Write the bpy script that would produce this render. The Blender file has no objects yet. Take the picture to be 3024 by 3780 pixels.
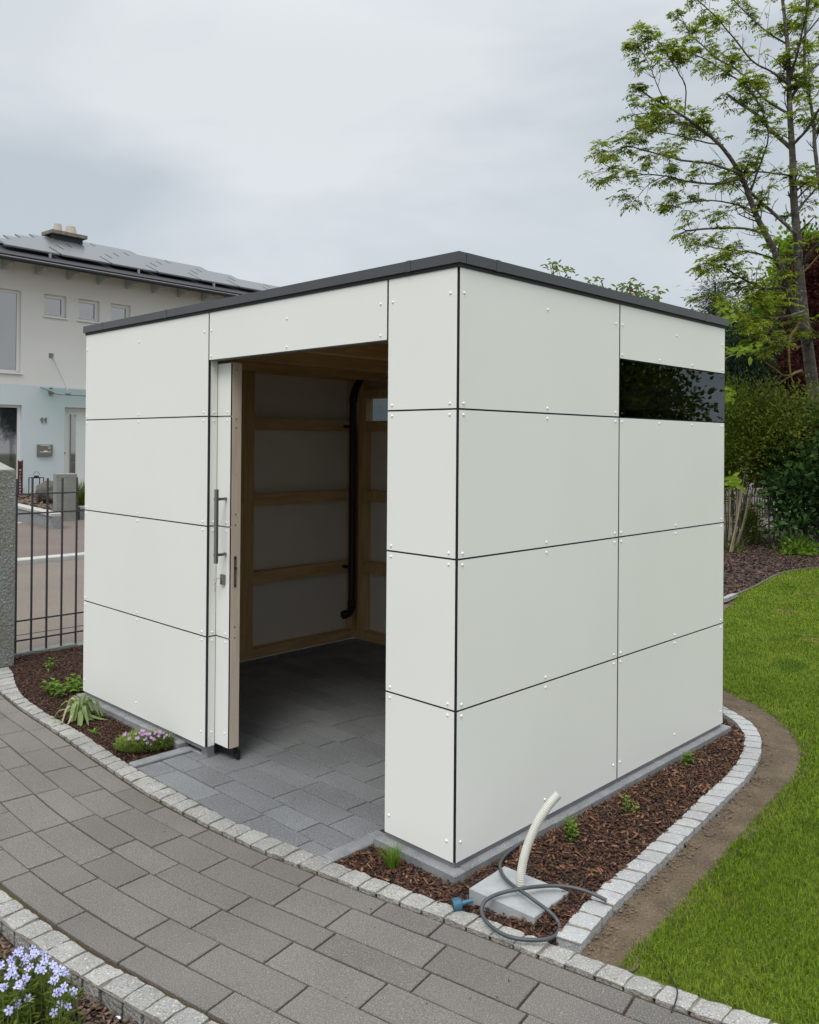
import bpy, bmesh, math, random
import numpy as np
from mathutils import Vector, Matrix, noise
random.seed(7); rng = np.random.default_rng(7)
S = bpy.context.scene
COL = S.collection
rad = math.radians

# ------------------------------------------------------------------ camera
CAM = np.array([2.15442, -2.46953, 1.67148]); FPX = 3142.55; PY = -270.57
def _rot(yaw, pitch, roll):
    y, p, r = np.radians([yaw, pitch, roll])
    fw = np.array([-np.sin(y)*np.cos(p), np.cos(y)*np.cos(p), np.sin(p)])
    rt = np.array([np.cos(y), np.sin(y), 0]); up = np.cross(rt, fw)
    return np.array([rt*np.cos(r)+up*np.sin(r), -rt*np.sin(r)+up*np.cos(r), fw])
CM = _rot(44.349, 0.3003, 0.4398)
cd = bpy.data.cameras.new('camera'); cam = bpy.data.objects.new('camera', cd); COL.objects.link(cam)
cd.sensor_fit = 'VERTICAL'; cd.sensor_height = 24; cd.lens = FPX/3780*24; cd.shift_y = PY/3780
cd.clip_start = .05; cd.clip_end = 1000
mw = Matrix.Identity(4)
for i in range(3):
    mw[i][0] = CM[0][i]; mw[i][1] = CM[1][i]; mw[i][2] = -CM[2][i]; mw[i][3] = CAM[i]
cam.matrix_world = mw; S.camera = cam
# surveying helpers: sight line of a photo point met with a real plane
def ray(u, v): return CM.T @ np.array([(u-1512)/FPX, -(v-1890-PY)/FPX, 1.])
def G(u, v, z=0.): d = ray(u, v); return CAM + (z-CAM[2])/d[2]*d
def XP(u, v, x): d = ray(u, v); return CAM + (x-CAM[0])/d[0]*d
def YP(u, v, y): d = ray(u, v); return CAM + (y-CAM[1])/d[1]*d
def DP(u, v, t): return CAM + t*ray(u, v)

# ------------------------------------------------------------------ light
W = bpy.data.worlds.new('World'); S.world = W; W.use_nodes = True
nt = W.node_tree; nt.nodes.clear()
def N(t, typ, **k):
    n = t.nodes.new(typ)
    for a, b in k.items(): setattr(n, a, b)
    return n
SUN_EL, SUN_AZ = 58, 155      # azimuth clockwise from +Y
out = N(nt, 'ShaderNodeOutputWorld')
sky = N(nt, 'ShaderNodeTexSky', sky_type='NISHITA', sun_disc=False)
sky.sun_elevation = rad(SUN_EL); sky.sun_rotation = rad(SUN_AZ)
bg1 = N(nt, 'ShaderNodeBackground'); bg1.inputs[1].default_value = .1
nt.links.new(sky.outputs[0], bg1.inputs[0])
tc = N(nt, 'ShaderNodeTexCoord')
mp = N(nt, 'ShaderNodeMapping'); mp.inputs['Scale'].default_value = (1, 1, 2.6); mp.inputs['Location'].default_value = (0, 1.4, .2)
nt.links.new(tc.outputs['Generated'], mp.inputs[0])
no = N(nt, 'ShaderNodeTexNoise'); no.inputs['Scale'].default_value = 1.8; no.inputs['Detail'].default_value = 5; no.inputs['Roughness'].default_value = .5; no.inputs['Distortion'].default_value = .3
nt.links.new(mp.outputs[0], no.inputs['Vector'])
cr = N(nt, 'ShaderNodeValToRGB')
e = cr.color_ramp.elements
e[0].position = .36; e[0].color = (.44, .488, .528, 1)
e[1].position = .60; e[1].color = (.63, .656, .676, 1)
nt.links.new(no.outputs[0], cr.inputs[0])
# overcast skies brighten towards the zenith
sx = N(nt, 'ShaderNodeSeparateXYZ'); nt.links.new(tc.outputs['Generated'], sx.inputs[0])
mr = N(nt, 'ShaderNodeMapRange', interpolation_type='SMOOTHSTEP')
for i, v in ((1, .40), (2, 1.0), (3, .80), (4, 2.75)): mr.inputs[i].default_value = v
nt.links.new(sx.outputs[2], mr.inputs[0])
bg2 = N(nt, 'ShaderNodeBackground')
nt.links.new(cr.outputs[0], bg2.inputs[0]); nt.links.new(mr.outputs[0], bg2.inputs[1])
mx = N(nt, 'ShaderNodeMixShader'); mx.inputs[0].default_value = .93
nt.links.new(bg1.outputs[0], mx.inputs[1]); nt.links.new(bg2.outputs[0], mx.inputs[2]); nt.links.new(mx.outputs[0], out.inputs[0])
sd = bpy.data.lights.new('sun', 'SUN'); sd.energy = 1.15; sd.angle = rad(24); sd.color = (1, .96, .9)
sun = bpy.data.objects.new('sun', sd); COL.objects.link(sun)
az, el = rad(SUN_AZ), rad(SUN_EL)
sv = Vector((math.sin(az)*math.cos(el), math.cos(az)*math.cos(el), math.sin(el)))
sun.rotation_euler = sv.to_track_quat('Z', 'Y').to_euler()
S.view_settings.view_transform = 'Standard'; S.view_settings.look = 'None'; S.view_settings.gamma = 1
S.view_settings.exposure = 0.62
S.render.engine = 'CYCLES'
S.cycles.max_bounces = 12; S.cycles.diffuse_bounces = 8; S.cycles.transparent_max_bounces = 12

# ------------------------------------------------------------------ materials
def mat(name, col, rough=.6, col2=None, scale=8, detail=4, bump=0, bscale=None, metal=0, spec=.5, island=0, stretch=None, speck=None, trans=0, lo=.3, hi=.7, coord='Object'):
    m = bpy.data.materials.new(name); m.use_nodes = True; t = m.node_tree
    b = t.nodes['Principled BSDF']; o = t.nodes['Material Output']; L = t.links.new
    b.inputs['Roughness'].default_value = rough; b.inputs['Metallic'].default_value = metal
    b.inputs['Specular IOR Level'].default_value = spec
    c = N(t, 'ShaderNodeTexCoord'); mpn = N(t, 'ShaderNodeMapping'); L(c.outputs[coord], mpn.inputs[0])
    if stretch: mpn.inputs['Scale'].default_value = stretch
    rgb = N(t, 'ShaderNodeRGB'); rgb.outputs[0].default_value = (*col, 1); cur = rgb.outputs[0]
    if col2:
        n = N(t, 'ShaderNodeTexNoise'); n.inputs['Scale'].default_value = scale; n.inputs['Detail'].default_value = detail
        L(mpn.outputs[0], n.inputs['Vector'])
        r = N(t, 'ShaderNodeMapRange'); r.inputs[1].default_value = lo; r.inputs[2].default_value = hi; L(n.outputs[0], r.inputs[0])
        x = N(t, 'ShaderNodeMix', data_type='RGBA'); L(r.outputs[0], x.inputs[0]); L(cur, x.inputs[6]); x.inputs[7].default_value = (*col2, 1); cur = x.outputs[2]
    if speck:      # (scale, amount, light colour, dark colour)
        for k, (sc, th, cc) in enumerate(speck):
            n = N(t, 'ShaderNodeTexNoise'); n.inputs['Scale'].default_value = sc; n.inputs['Detail'].default_value = 1.5
            mo = N(t, 'ShaderNodeMapping'); mo.inputs['Location'].default_value = (3.3*k, 1.7*k, k); L(c.outputs[coord], mo.inputs[0]); L(mo.outputs[0], n.inputs['Vector'])
            r = N(t, 'ShaderNodeMapRange'); r.inputs[1].default_value = th; r.inputs[2].default_value = th+.07; L(n.outputs[0], r.inputs[0])
            x = N(t, 'ShaderNodeMix', data_type='RGBA'); L(r.outputs[0], x.inputs[0]); L(cur, x.inputs[6]); x.inputs[7].default_value = (*cc, 1); cur = x.outputs[2]
    if island:
        g = N(t, 'ShaderNodeNewGeometry'); r = N(t, 'ShaderNodeMapRange'); r.inputs[3].default_value = 1-island; r.inputs[4].default_value = 1+island
        L(g.outputs['Random Per Island'], r.inputs[0])
        h = N(t, 'ShaderNodeHueSaturation'); L(r.outputs[0], h.inputs['Value']); L(cur, h.inputs['Color'])
        mh = N(t, 'ShaderNodeMath', operation='MULTIPLY_ADD'); L(g.outputs['Random Per Island'], mh.inputs[0]); mh.inputs[1].default_value = -.03*min(1, island*2); mh.inputs[2].default_value = .5+.015*min(1, island*2)
        L(mh.outputs[0], h.inputs['Hue']); cur = h.outputs[0]
    L(cur, b.inputs['Base Color'])
    if bump:
        n = N(t, 'ShaderNodeTexNoise'); n.inputs['Scale'].default_value = bscale or scale*3; n.inputs['Detail'].default_value = 3
        L(mpn.outputs[0], n.inputs['Vector']); bn = N(t, 'ShaderNodeBump'); bn.inputs['Strength'].default_value = min(1, bump); bn.inputs['Distance'].default_value = .004*max(1, bump)
        L(n.outputs[0], bn.inputs['Height']); L(bn.outputs[0], b.inputs['Normal'])
    if trans:
        tl = N(t, 'ShaderNodeBsdfTranslucent'); L(cur, tl.inputs[0]); ms = N(t, 'ShaderNodeMixShader'); ms.inputs[0].default_value = trans
        L(b.outputs[0], ms.inputs[1]); L(tl.outputs[0], ms.inputs[2]); L(ms.outputs[0], o.inputs[0])
    return m
def tinted(name, tint, gloss=(.8, .85, .9), base=0.0):
    m = bpy.data.materials.new(name); m.use_nodes = True; t = m.node_tree; t.nodes.clear(); L = t.links.new
    o = N(t, 'ShaderNodeOutputMaterial'); tr = N(t, 'ShaderNodeBsdfTransparent'); tr.inputs[0].default_value = (*tint, 1)
    g = N(t, 'ShaderNodeBsdfGlossy'); g.inputs['Roughness'].default_value = .01; g.inputs[0].default_value = (*gloss, 1)
    f = N(t, 'ShaderNodeFresnel'); ge = N(t, 'ShaderNodeNewGeometry'); io = N(t, 'ShaderNodeMapRange'); io.inputs[3].default_value = 1.5; io.inputs[4].default_value = 1/1.5; L(ge.outputs['Backfacing'], io.inputs[0]); L(io.outputs[0], f.inputs[0]); ms = N(t, 'ShaderNodeMixShader')
    L(f.outputs[0], ms.inputs[0]); L(tr.outputs[0], ms.inputs[1]); L(g.outputs[0], ms.inputs[2]); L(ms.outputs[0], o.inputs[0])
    return m
M = {}
M['panel'] = mat('white_laminate', (.79, .789, .748), .40, (.755, .755, .715), 1.1, 6, bump=.35, bscale=2.2, spec=.4)
M['core'] = mat('black_core', (.012, .012, .018), .6)
M['screw'] = mat('white_screw', (.86, .87, .84), .35)
M['trim'] = mat('anthracite_metal', (.052, .055, .06), .38, (.062, .064, .068), 3, spec=.5)
M['alu'] = mat('aluminium_profile', (.33, .34, .35), .42, (.26, .27, .28), 9, metal=.6)
M['steel'] = mat('brushed_steel', (.20, .20, .185), .45, metal=.5)
M['chrome'] = mat('chrome', (.75, .75, .74), .15, metal=1)
M['wood'] = mat('spruce_wood', (.70, .50, .26), .6, (.54, .36, .16), 6, 6, stretch=(6, 6, .6), bump=.2, bscale=20)
M['woodh'] = mat('spruce_wood_level', (.70, .50, .26), .6, (.54, .36, .16), 6, 6, stretch=(6, .6, 6), bump=.2, bscale=20)
M['woodedge'] = mat('planed_wood', (.66, .56, .46), .6, (.56, .46, .36), 5, 6, stretch=(9, 9, .8))
M['knot'] = mat('wood_knot', (.06, .03, .015), .7)
M['lining'] = mat('panel_back', (.80, .78, .73), .6)
M['black'] = mat('black_plastic', (.008, .008, .009), .45)
M['glass'] = tinted('tinted_glass', (.44, .48, .50))
M['clear'] = tinted('clear_glass', (.82, .9, .88))
M['concrete'] = mat('edging_concrete', (.235, .238, .24), .85, (.155, .158, .162), 14, 6, bump=.6, bscale=160, speck=((260, .62, (.40, .40, .40)),))
M['block'] = mat('cast_concrete', (.36, .37, .37), .85, (.27, .28, .285), 18, 6, bump=.5, bscale=180)
M['paver'] = mat('brown_grey_paver', (.197, .180, .160), .85, (.122, .113, .102), 1.5, 9, bump=1.0, bscale=420, island=.10,
                 speck=((210, .55, (.26, .235, .205)), (230, .56, (.105, .096, .086)), (120, .71, (.38, .35, .31))))
M['fpaver'] = mat('blue_grey_paver', (.215, .220, .223), .85, (.145, .150, .153), 2.4, 9, bump=1.0, bscale=420, island=.13,
                  speck=((200, .56, (.33, .34, .345)), (220, .57, (.10, .104, .108))))
M['joint'] = mat('mossy_joint', (.048, .026, .013), .95, (.060, .048, .012), 5, 6, bump=1.5, bscale=90, lo=.45, hi=.62)
M['joint2'] = mat('sandy_joint', (.025, .026, .027), .95)
M['sett'] = mat('granite_sett', (.335, .325, .30), .8, (.25, .24, .22), 9, 4, bump=2.4, bscale=75, island=.14,
                speck=((150, .60, (.50, .49, .465)), (170, .585, (.17, .165, .16)), (60, .70, (.20, .17, .12))))
M['sett2'] = mat('pale_new_sett', (.365, .365, .36), .8, (.30, .30, .295), 9, 4, bump=1.2, bscale=75, island=.08,
                 speck=((170, .58, (.26, .26, .265)), (150, .60, (.50, .50, .49))))
M['mortar'] = mat('grey_mortar', (.20, .18, .15), .95, (.12, .10, .075), 12, bump=1, bscale=150)
M['mulchbase'] = mat('bark_soil', (.018, .009, .006), .95, (.035, .017, .010), 40, 6, bump=3, bscale=120)
M['chip'] = mat('bark_chip', (.088, .038, .018), .85, (.038, .017, .009), 30, island=.95, bump=.6, bscale=200)
M['chipgrey'] = mat('weathered_chip', (.13, .085, .055), .9, (.07, .04, .028), 30, island=.8)
M['chiptan'] = mat('fresh_chip', (.20, .105, .048), .85, (.12, .055, .026), 30, island=.6)
M['dirt'] = mat('bare_soil', (.145, .105, .064), .95, (.075, .052, .033), 7, 10, bump=5, bscale=70, speck=((120, .62, (.20, .155, .10)), (70, .66, (.05, .035, .025))))
M['clod'] = mat('soil_clod', (.13, .093, .06), .95, island=.45)
M['lawnbase'] = mat('lawn_soil', (.075, .105, .010), .95, (.12, .14, .018), 3, 8, bump=3, bscale=70)
M['grass'] = mat('grass_blade', (.120, .205, .012), .7, (.185, .26, .024), 1.6, 8, island=.7, trans=.45, spec=.1, speck=((1.3, .62, (.22, .225, .05)), (2.1, .62, (.09, .17, .012))))
M['ground'] = mat('earth', (.07, .07, .03), .95, (.05, .06, .02), .4)
M['asphalt'] = mat('brown_asphalt', (.185, .150, .118), .9, (.145, .118, .098), .9, 6, bump=1.5, bscale=180, speck=((110, .60, (.24, .205, .17)), (130, .62, (.09, .075, .065))))
M['asphalt2'] = mat('far_asphalt', (.155, .118, .098), .9, (.115, .088, .075), .7, 6, bump=1.5, bscale=120, speck=((70, .62, (.21, .175, .15)),))
M['kerbstone'] = mat('granite_kerb', (.42, .41, .38), .85, (.34, .33, .31), 4)
M['granite'] = mat('grey_granite', (.22, .235, .225), .85, (.17, .165, .125), 3, 5, bump=2.5, bscale=50, speck=((90, .60, (.34, .35, .34)), (100, .60, (.09, .095, .095))))
M['fence'] = mat('dark_fence_steel', (.045, .042, .048), .45)
M['render'] = mat('white_render', (.68, .665, .625), .9, (.64, .625, .585), .6, 5, bump=1.2, bscale=110)
M['renderblue'] = mat('pale_blue_render', (.55, .605, .62), .9, (.52, .575, .59), .6, 5, bump=1.2, bscale=110)
M['pvc'] = mat('white_frame', (.70, .70, .67), .4)
M['houseglass'] = mat('house_glass', (.02, .024, .028), .03, spec=1.0); M['houseglass'].node_tree.nodes['Principled BSDF'].inputs['IOR'].default_value = 2.3
M['roofdark'] = mat('dark_roof', (.02, .02, .022), .7)
M['pv'] = mat('solar_glass', (.085, .087, .092), .25, spec=.6)
M['eave'] = mat('painted_eave', (.36, .37, .36), .7)
M['cap'] = mat('chimney_cap', (.26, .235, .19), .9, (.12, .10, .07), 5, 6)
M['pot'] = mat('chimney_pot', (.42, .36, .30), .85)
M['rust'] = mat('rusty_steel', (.10, .022, .016), .7, (.06, .015, .012), 8)
M['white'] = mat('white_paint', (.75, .75, .73), .6)
M['yellow'] = mat('yellow_plastic', (.75, .70, .04), .5)
M['stone'] = mat('field_stone', (.11, .10, .08), .9, (.06, .056, .045), 4, 6, bump=3, bscale=14)
M['pipe'] = mat('cream_conduit', (.58, .565, .51), .5, (.50, .485, .43), 20)
M['hose'] = mat('grey_hose', (.06, .068, .074), .45, (.045, .05, .055), 20)
M['blue'] = mat('blue_fitting', (.035, .12, .185), .45)
def leafmat(n, c, c2, isl=.35, tr=.35, sc=1.2): return mat(n, c, .62, c2, sc, 3, island=isl, trans=tr, spec=.15)
M['l_ash'] = leafmat('ash_leaf', (.165, .22, .018), (.24, .30, .03), .45, .55)
M['l_maple'] = leafmat('maple_leaf', (.12, .23, .010), (.17, .30, .018))
M['l_lime'] = leafmat('lime_leaf', (.17, .25, .02), (.20, .28, .03), .2)
M['l_dark'] = leafmat('laurel_leaf', (.020, .052, .013), (.045, .098, .02), .4, .15)
M['l_mid'] = leafmat('shrub_leaf', (.075, .112, .010), (.14, .185, .016), .4)
M['l_olive'] = leafmat('olive_leaf', (.080, .108, .014), (.135, .165, .024), .4)
M['l_con'] = leafmat('conifer_needle', (.014, .032, .014), (.024, .05, .02), .35, .1)
M['l_spr'] = leafmat('spruce_needle', (.03, .045, .028), (.04, .06, .035), .3, .1)
M['l_red'] = leafmat('copper_leaf', (.048, .013, .011), (.075, .02, .015), .4, .25)
M['l_redtip'] = leafmat('red_young_leaf', (.26, .05, .03), (.2, .05, .03), .3)
M['l_fresh'] = leafmat('fresh_leaf', (.115, .215, .02), (.16, .28, .03), .35)
M['l_hosta'] = leafmat('soft_grey_green_leaf', (.20, .27, .095), (.26, .33, .14), .2)
M['l_pale'] = leafmat('wilting_leaf', (.45, .44, .22), (.5, .45, .26), .1)
M['l_phlox'] = leafmat('phlox_leaf', (.15, .23, .03), (.22, .29, .07), .35)
M['bark'] = mat('grey_bark', (.10, .088, .072), .9, (.040, .034, .028), 3, 7, bump=5, bscale=12, stretch=(1, 1, 3.2), speck=((14, .60, (.17, .165, .15)), (9, .64, (.10, .085, .03))))
M['barktwig'] = mat('twig_bark', (.030, .024, .020), .9)
M['stem'] = mat('pale_stem', (.17, .14, .08), .8, (.11, .09, .05), 5)
M['moss'] = mat('mossy_wood', (.18, .13, .03), .9, (.09, .07, .03), 8)
M['gstem'] = mat('green_stem', (.09, .13, .03), .7)
M['pink'] = mat('pink_petal', (.48, .27, .54), .5, island=.2, trans=.3)
M['viol'] = mat('violet_petal', (.42, .43, .74), .5, (.60, .61, .86), 20, island=.25, trans=.3)
M['violc'] = mat('flower_eye', (.12, .03, .25), .5)
M['pinkwall'] = mat('pink_wall', (.50, .42, .40), .9)

# ------------------------------------------------------------------ mesh helpers
class MB:
    def __init__(s): s.v = []; s.f = []; s.m = []; s.k = 0
    def add(s, vs, fs, k=None):
        b = len(s.v); s.v += [tuple(map(float, p)) for p in vs]; s.f += [tuple(i+b for i in f) for f in fs]
        s.m += [s.k if k is None else k]*len(fs)
    def box(s, a, b, k=None):
        x0, y0, z0 = a; x1, y1, z1 = b
        s.add([(x0,y0,z0),(x1,y0,z0),(x1,y1,z0),(x0,y1,z0),(x0,y0,z1),(x1,y0,z1),(x1,y1,z1),(x0,y1,z1)],
              [(0,3,2,1),(4,5,6,7),(0,1,5,4),(1,2,6,5),(2,3,7,6),(3,0,4,7)], k)
    def obox(s, c, ux, uy, uz, k=None):       # centre and three half-axis vectors
        c, ux, uy, uz = map(np.array, (c, ux, uy, uz))
        vs = [c+i*ux+j*uy+l*uz for l in (-1,1) for i, j in ((-1,-1),(1,-1),(1,1),(-1,1))]
        s.add(vs, [(0,3,2,1),(4,5,6,7),(0,1,5,4),(1,2,6,5),(2,3,7,6),(3,0,4,7)], k)
    def tube(s, pts, r, n=8, cap=True, k=None):
        pts = [np.array(p, float) for p in pts]; rs = r if hasattr(r, '__len__') else [r]*len(pts)
        b = len(s.v); t0 = pts[1]-pts[0]; ref = np.array([0,0,1.]) if abs(t0[2]) < .9*np.linalg.norm(t0) else np.array([1.,0,0])
        x = np.cross(ref, t0); x /= np.linalg.norm(x)+1e-12; vs = []
        for i, p in enumerate(pts):
            t = pts[min(i+1, len(pts)-1)]-pts[max(i-1, 0)]; t /= np.linalg.norm(t)+1e-12
            x = x-t*(x@t); x /= np.linalg.norm(x)+1e-12; y = np.cross(t, x)
            for j in range(n):
                a = 2*math.pi*j/n; vs.append(p+rs[i]*(x*math.cos(a)+y*math.sin(a)))
        fs = [(i*n+j, i*n+(j+1)%n, (i+1)*n+(j+1)%n, (i+1)*n+j) for i in range(len(pts)-1) for j in range(n)]
        if cap: fs += [tuple(range(n))[::-1], tuple((len(pts)-1)*n+j for j in range(n))]
        s.add(vs, fs, k)
    def cyl(s, a, b, r, n=12, k=None): s.tube([a, b], r, n, True, k)
    def lathe(s, c, prof, n=16, k=None):
        vs = []; 
        for r, z in prof:
            for j in range(n): a = 2*math.pi*j/n; vs.append((c[0]+r*math.cos(a), c[1]+r*math.sin(a), c[2]+z))
        fs = [(i*n+j, i*n+(j+1)%n, (i+1)*n+(j+1)%n, (i+1)*n+j) for i in range(len(prof)-1) for j in range(n)]
        fs += [tuple(range(n))[::-1], tuple((len(prof)-1)*n+j for j in range(n))]
        s.add(vs, fs, k)
    def prism(s, poly, z0, z1, k=None, inset=0.0, ch=0.0):   # poly counter-clockwise (x, y)
        n = len(poly); P = np.array(poly, float)
        if ch > 0:
            nx = np.roll(P, -1, 0); pv = np.roll(P, 1, 0); e1 = P-pv; e2 = nx-P
            e1 /= np.linalg.norm(e1, axis=1)[:, None]+1e-9; e2 /= np.linalg.norm(e2, axis=1)[:, None]+1e-9
            nn = np.stack([-(e1[:,1]+e2[:,1]), e1[:,0]+e2[:,0]], 1); dt = 1+(e1*e2).sum(1); nn /= np.maximum(dt, .4)[:, None]
            Q = P+nn*ch
            vs = [(x, y, z0) for x, y in P]+[(x, y, z1-ch) for x, y in P]+[(x, y, z1) for x, y in Q]
            fs = [(i, (i+1)%n, n+(i+1)%n, n+i) for i in range(n)]+[(n+i, n+(i+1)%n, 2*n+(i+1)%n, 2*n+i) for i in range(n)]+[tuple(range(2*n, 3*n))]
        else:
            vs = [(x, y, z0) for x, y in P]+[(x, y, z1) for x, y in P]
            fs = [(i, (i+1)%n, n+(i+1)%n, n+i) for i in range(n)]+[tuple(range(n, 2*n)), tuple(range(n))[::-1]]
        s.add(vs, fs, k)
    def leaf(s, p, d, up, L, w, k=None, fold=.0, droop=.0):
        p, d, up = np.array(p, float), np.array(d, float), np.array(up, float)
        d /= np.linalg.norm(d)+1e-9; sd = np.cross(d, up); sd /= np.linalg.norm(sd)+1e-9; nn = np.cross(sd, d)
        a = p+d*L*.35+nn*L*.04; b = p+d*L*.72+nn*(.02-droop*.5)*L; t = p+d*L*(1-droop*.2)-nn*L*droop
        s.add([p, a-sd*w*.5+nn*w*fold, a+sd*w*.5+nn*w*fold, b-sd*w*.36+nn*w*fold, b+sd*w*.36+nn*w*fold, t, a, b],
              [(0,1,6),(0,6,2),(1,3,7,6),(6,7,4,2),(3,5,7),(7,5,4)] if fold else [(0,1,2),(1,3,4,2),(3,5,4)], k)
    def diamond(s, p, d, sd, L, w, k=None):
        s.add([p, p+d*L*.45-sd*w*.5, p+d*L, p+d*L*.45+sd*w*.5], [(0,1,2,3)], k)
    def build(s, name, mats, parent=None, smooth=False):
        me = bpy.data.meshes.new(name); me.from_pydata(s.v, [], s.f)
        if not isinstance(mats, (list, tuple)): mats = [mats]
        for m in mats: me.materials.append(M[m] if isinstance(m, str) else m)
        if len(mats) > 1: me.polygons.foreach_set('material_index', s.m)
        if smooth: me.polygons.foreach_set('use_smooth', [True]*len(me.polygons))
        me.update()
        o = bpy.data.objects.new(name, me); COL.objects.link(o)
        if parent:
            o.parent = parent; o.matrix_parent_inverse = parent.matrix_world.inverted()
        return o
def tag(o, label=None, cat=None, group=None, kind=None):
    if label: o['label'] = label
    if cat: o['category'] = cat
    if group: o['group'] = group
    if kind: o['kind'] = kind
    return o
def thing(name, label, cat, loc=(0,0,0), group=None):
    o = bpy.data.objects.new(name, None); COL.objects.link(o); o.location = loc; o.empty_display_size = .1
    o.matrix_world = Matrix.Translation(Vector([float(c) for c in loc]))
    return tag(o, label, cat, group)
def struct(o): o['kind'] = 'structure'; return o
def inpoly(P, x, y):
    P = np.array(P); x = np.asarray(x); y = np.asarray(y); r = np.zeros(x.shape, bool); j = len(P)-1
    for i in range(len(P)):
        c = ((P[i,1] > y) != (P[j,1] > y)) & (x < (P[j,0]-P[i,0])*(y-P[i,1])/(P[j,1]-P[i,1]+1e-12)+P[i,0]); r ^= c; j = i
    return r
def npmesh(name, V, F, mats, parent=None, mi=None):     # V (n,3), F (m,4)
    me = bpy.data.meshes.new(name); V = np.asarray(V, np.float32); F = np.asarray(F, np.int32)
    me.vertices.add(len(V)); me.vertices.foreach_set('co', V.ravel())
    k = F.shape[1]; me.loops.add(F.size); me.loops.foreach_set('vertex_index', F.ravel())
    me.polygons.add(len(F)); me.polygons.foreach_set('loop_start', np.arange(len(F), dtype=np.int32)*k)
    for m in (mats if isinstance(mats, (list, tuple)) else [mats]): me.materials.append(M[m])
    if mi is not None: me.polygons.foreach_set('material_index', np.asarray(mi, np.int32))
    me.update(calc_edges=True); me.validate()
    o = bpy.data.objects.new(name, me); COL.objects.link(o)
    if parent: o.parent = parent; o.matrix_parent_inverse = parent.matrix_world.inverted()
    return o
def vnoise(x, y, s, seed=0):
    return np.array([noise.noise(Vector((a*s+seed, b*s-seed, seed))) for a, b in zip(x, y)])
def zfun(x, y): t_ = np.clip((x-.0)/.12, 0, 1)*(x < .56)*(y < 2.8)*(y > -.3)*np.clip((y+.12)/.12, 0, 1); return .026*t_*t_*(3-2*t_)
def bed(name, poly, m, z=0., cell=.03, amp=.01, ns=9, seed=1, mound=0):   # bumpy sheet of ground inside an outline
    P = np.array(poly); x0, y0 = P.min(0); x1, y1 = P.max(0)
    nx, ny = int((x1-x0)/cell)+2, int((y1-y0)/cell)+2
    gx, gy = np.meshgrid(x0+np.arange(nx)*cell, y0+np.arange(ny)*cell, indexing='ij'); X, Y = gx.ravel(), gy.ravel()
    Z = zfun(X, Y)*mound+z+amp*(vnoise(X, Y, ns, seed)+.5*vnoise(X, Y, ns*3, seed+5)) if amp else np.full(X.shape, z)
    c = inpoly(poly, gx[:-1,:-1]+cell/2, gy[:-1,:-1]+cell/2); i, j = np.nonzero(c); a = i*ny+j
    F = np.stack([a, a+ny, a+ny+1, a+1], 1)
    return npmesh(name, np.stack([X, Y, Z], 1), F, m)
def scatter(poly, n):
    P = np.array(poly); lo, hi = P.min(0), P.max(0); out = np.zeros((0, 2))
    while len(out) < n:
        q = rng.uniform(lo, hi, (n, 2)); out = np.vstack([out, q[inpoly(poly, q[:,0], q[:,1])]])
    return out[:n]
def chips(name, poly, dens, m, z=0., L=(.008, .032), w=(.003, .009), area=None, n=None, tilt=.35, parent=None):
    P = np.array(poly)
    A = abs(np.sum(P[:,0]*np.roll(P[:,1], -1)-np.roll(P[:,0], -1)*P[:,1]))/2
    n = n or int(A*dens); q = scatter(poly, n)
    ang = rng.uniform(0, 2*np.pi, n); l = rng.uniform(L[0], L[1], n)**1.0*rng.uniform(.6, 1, n); ww = rng.uniform(w[0], w[1], n); h = rng.uniform(.001, .003, n)
    tz = rng.normal(0, tilt, n); tr = rng.normal(0, tilt, n)
    d = np.stack([np.cos(ang)*np.cos(tz), np.sin(ang)*np.cos(tz), np.sin(tz)], 1)
    s = np.stack([-np.sin(ang)*np.cos(tr), np.cos(ang)*np.cos(tr), np.sin(tr)], 1); u = np.cross(d, s)
    c = np.stack([q[:,0], q[:,1], z+zfun(q[:,0], q[:,1])+rng.uniform(0, .012, n)], 1)
    V = np.stack([c+sx_*d*(l/2)[:,None]*tp+sy*s*(ww/2)[:,None]+sz*u*h[:,None]
                  for sz in (-.5, .5) for sx_, sy, tp in ((-1,-1,1),(1,-1,.8),(1,1,1),(-1,1,.85))], 1).reshape(-1, 3)
    base = np.array([(0,3,2,1),(4,5,6,7),(0,1,5,4),(1,2,6,5),(2,3,7,6),(3,0,4,7)])
    F = (np.arange(n)[:,None,None]*8+base[None]).reshape(-1, 4)
    return npmesh(name, V, F, m, parent)

# ------------------------------------------------------------------ kerb lines surveyed on the ground
k1o = np.array([(-5.2,-.20),(-4.5,-.25),(-4.0,-.29),(-3.683,-.313),(-3.394,-.345),(-3.159,-.363),(-2.975,-.364),(-2.716,-.372),(-2.342,-.40),(-1.933,-.42),(-1.693,-.434),(-1.473,-.437),(-1.142,-.425),(-.968,-.411),(-.768,-.4),(-.619,-.379),(-.518,-.356),(-.369,-.325),(-.169,-.293),(.025,-.258),(.229,-.217),(.433,-.182),(.649,-.147),(.858,-.108),(1.052,-.069),(1.5,.03),(2.0,.16)])
k1i = np.array([(-4.5,-.02),(-4.2,-.06),(-4.0,-.122),(-3.857,-.174),(-3.608,-.235),(-3.375,-.268),(-3.171,-.284),(-2.97,-.285),(-2.777,-.283),(-2.567,-.288),(-2.368,-.302),(-2.145,-.319),(-1.93,-.331),(-1.733,-.333),(-1.529,-.333),(-1.328,-.335),(-1.039,-.325),(-.8,-.297),(-.628,-.27),(-.402,-.242),(-.199,-.209),(-.002,-.179),(.208,-.141),(.408,-.106),(.622,-.069),(.83,-.034),(1.036,.008),(1.139,.032),(1.5,.115),(2.0,.25)])
po = np.polynomial.Polynomial.fit(k1o[:,0], k1o[:,1], 6)
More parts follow.
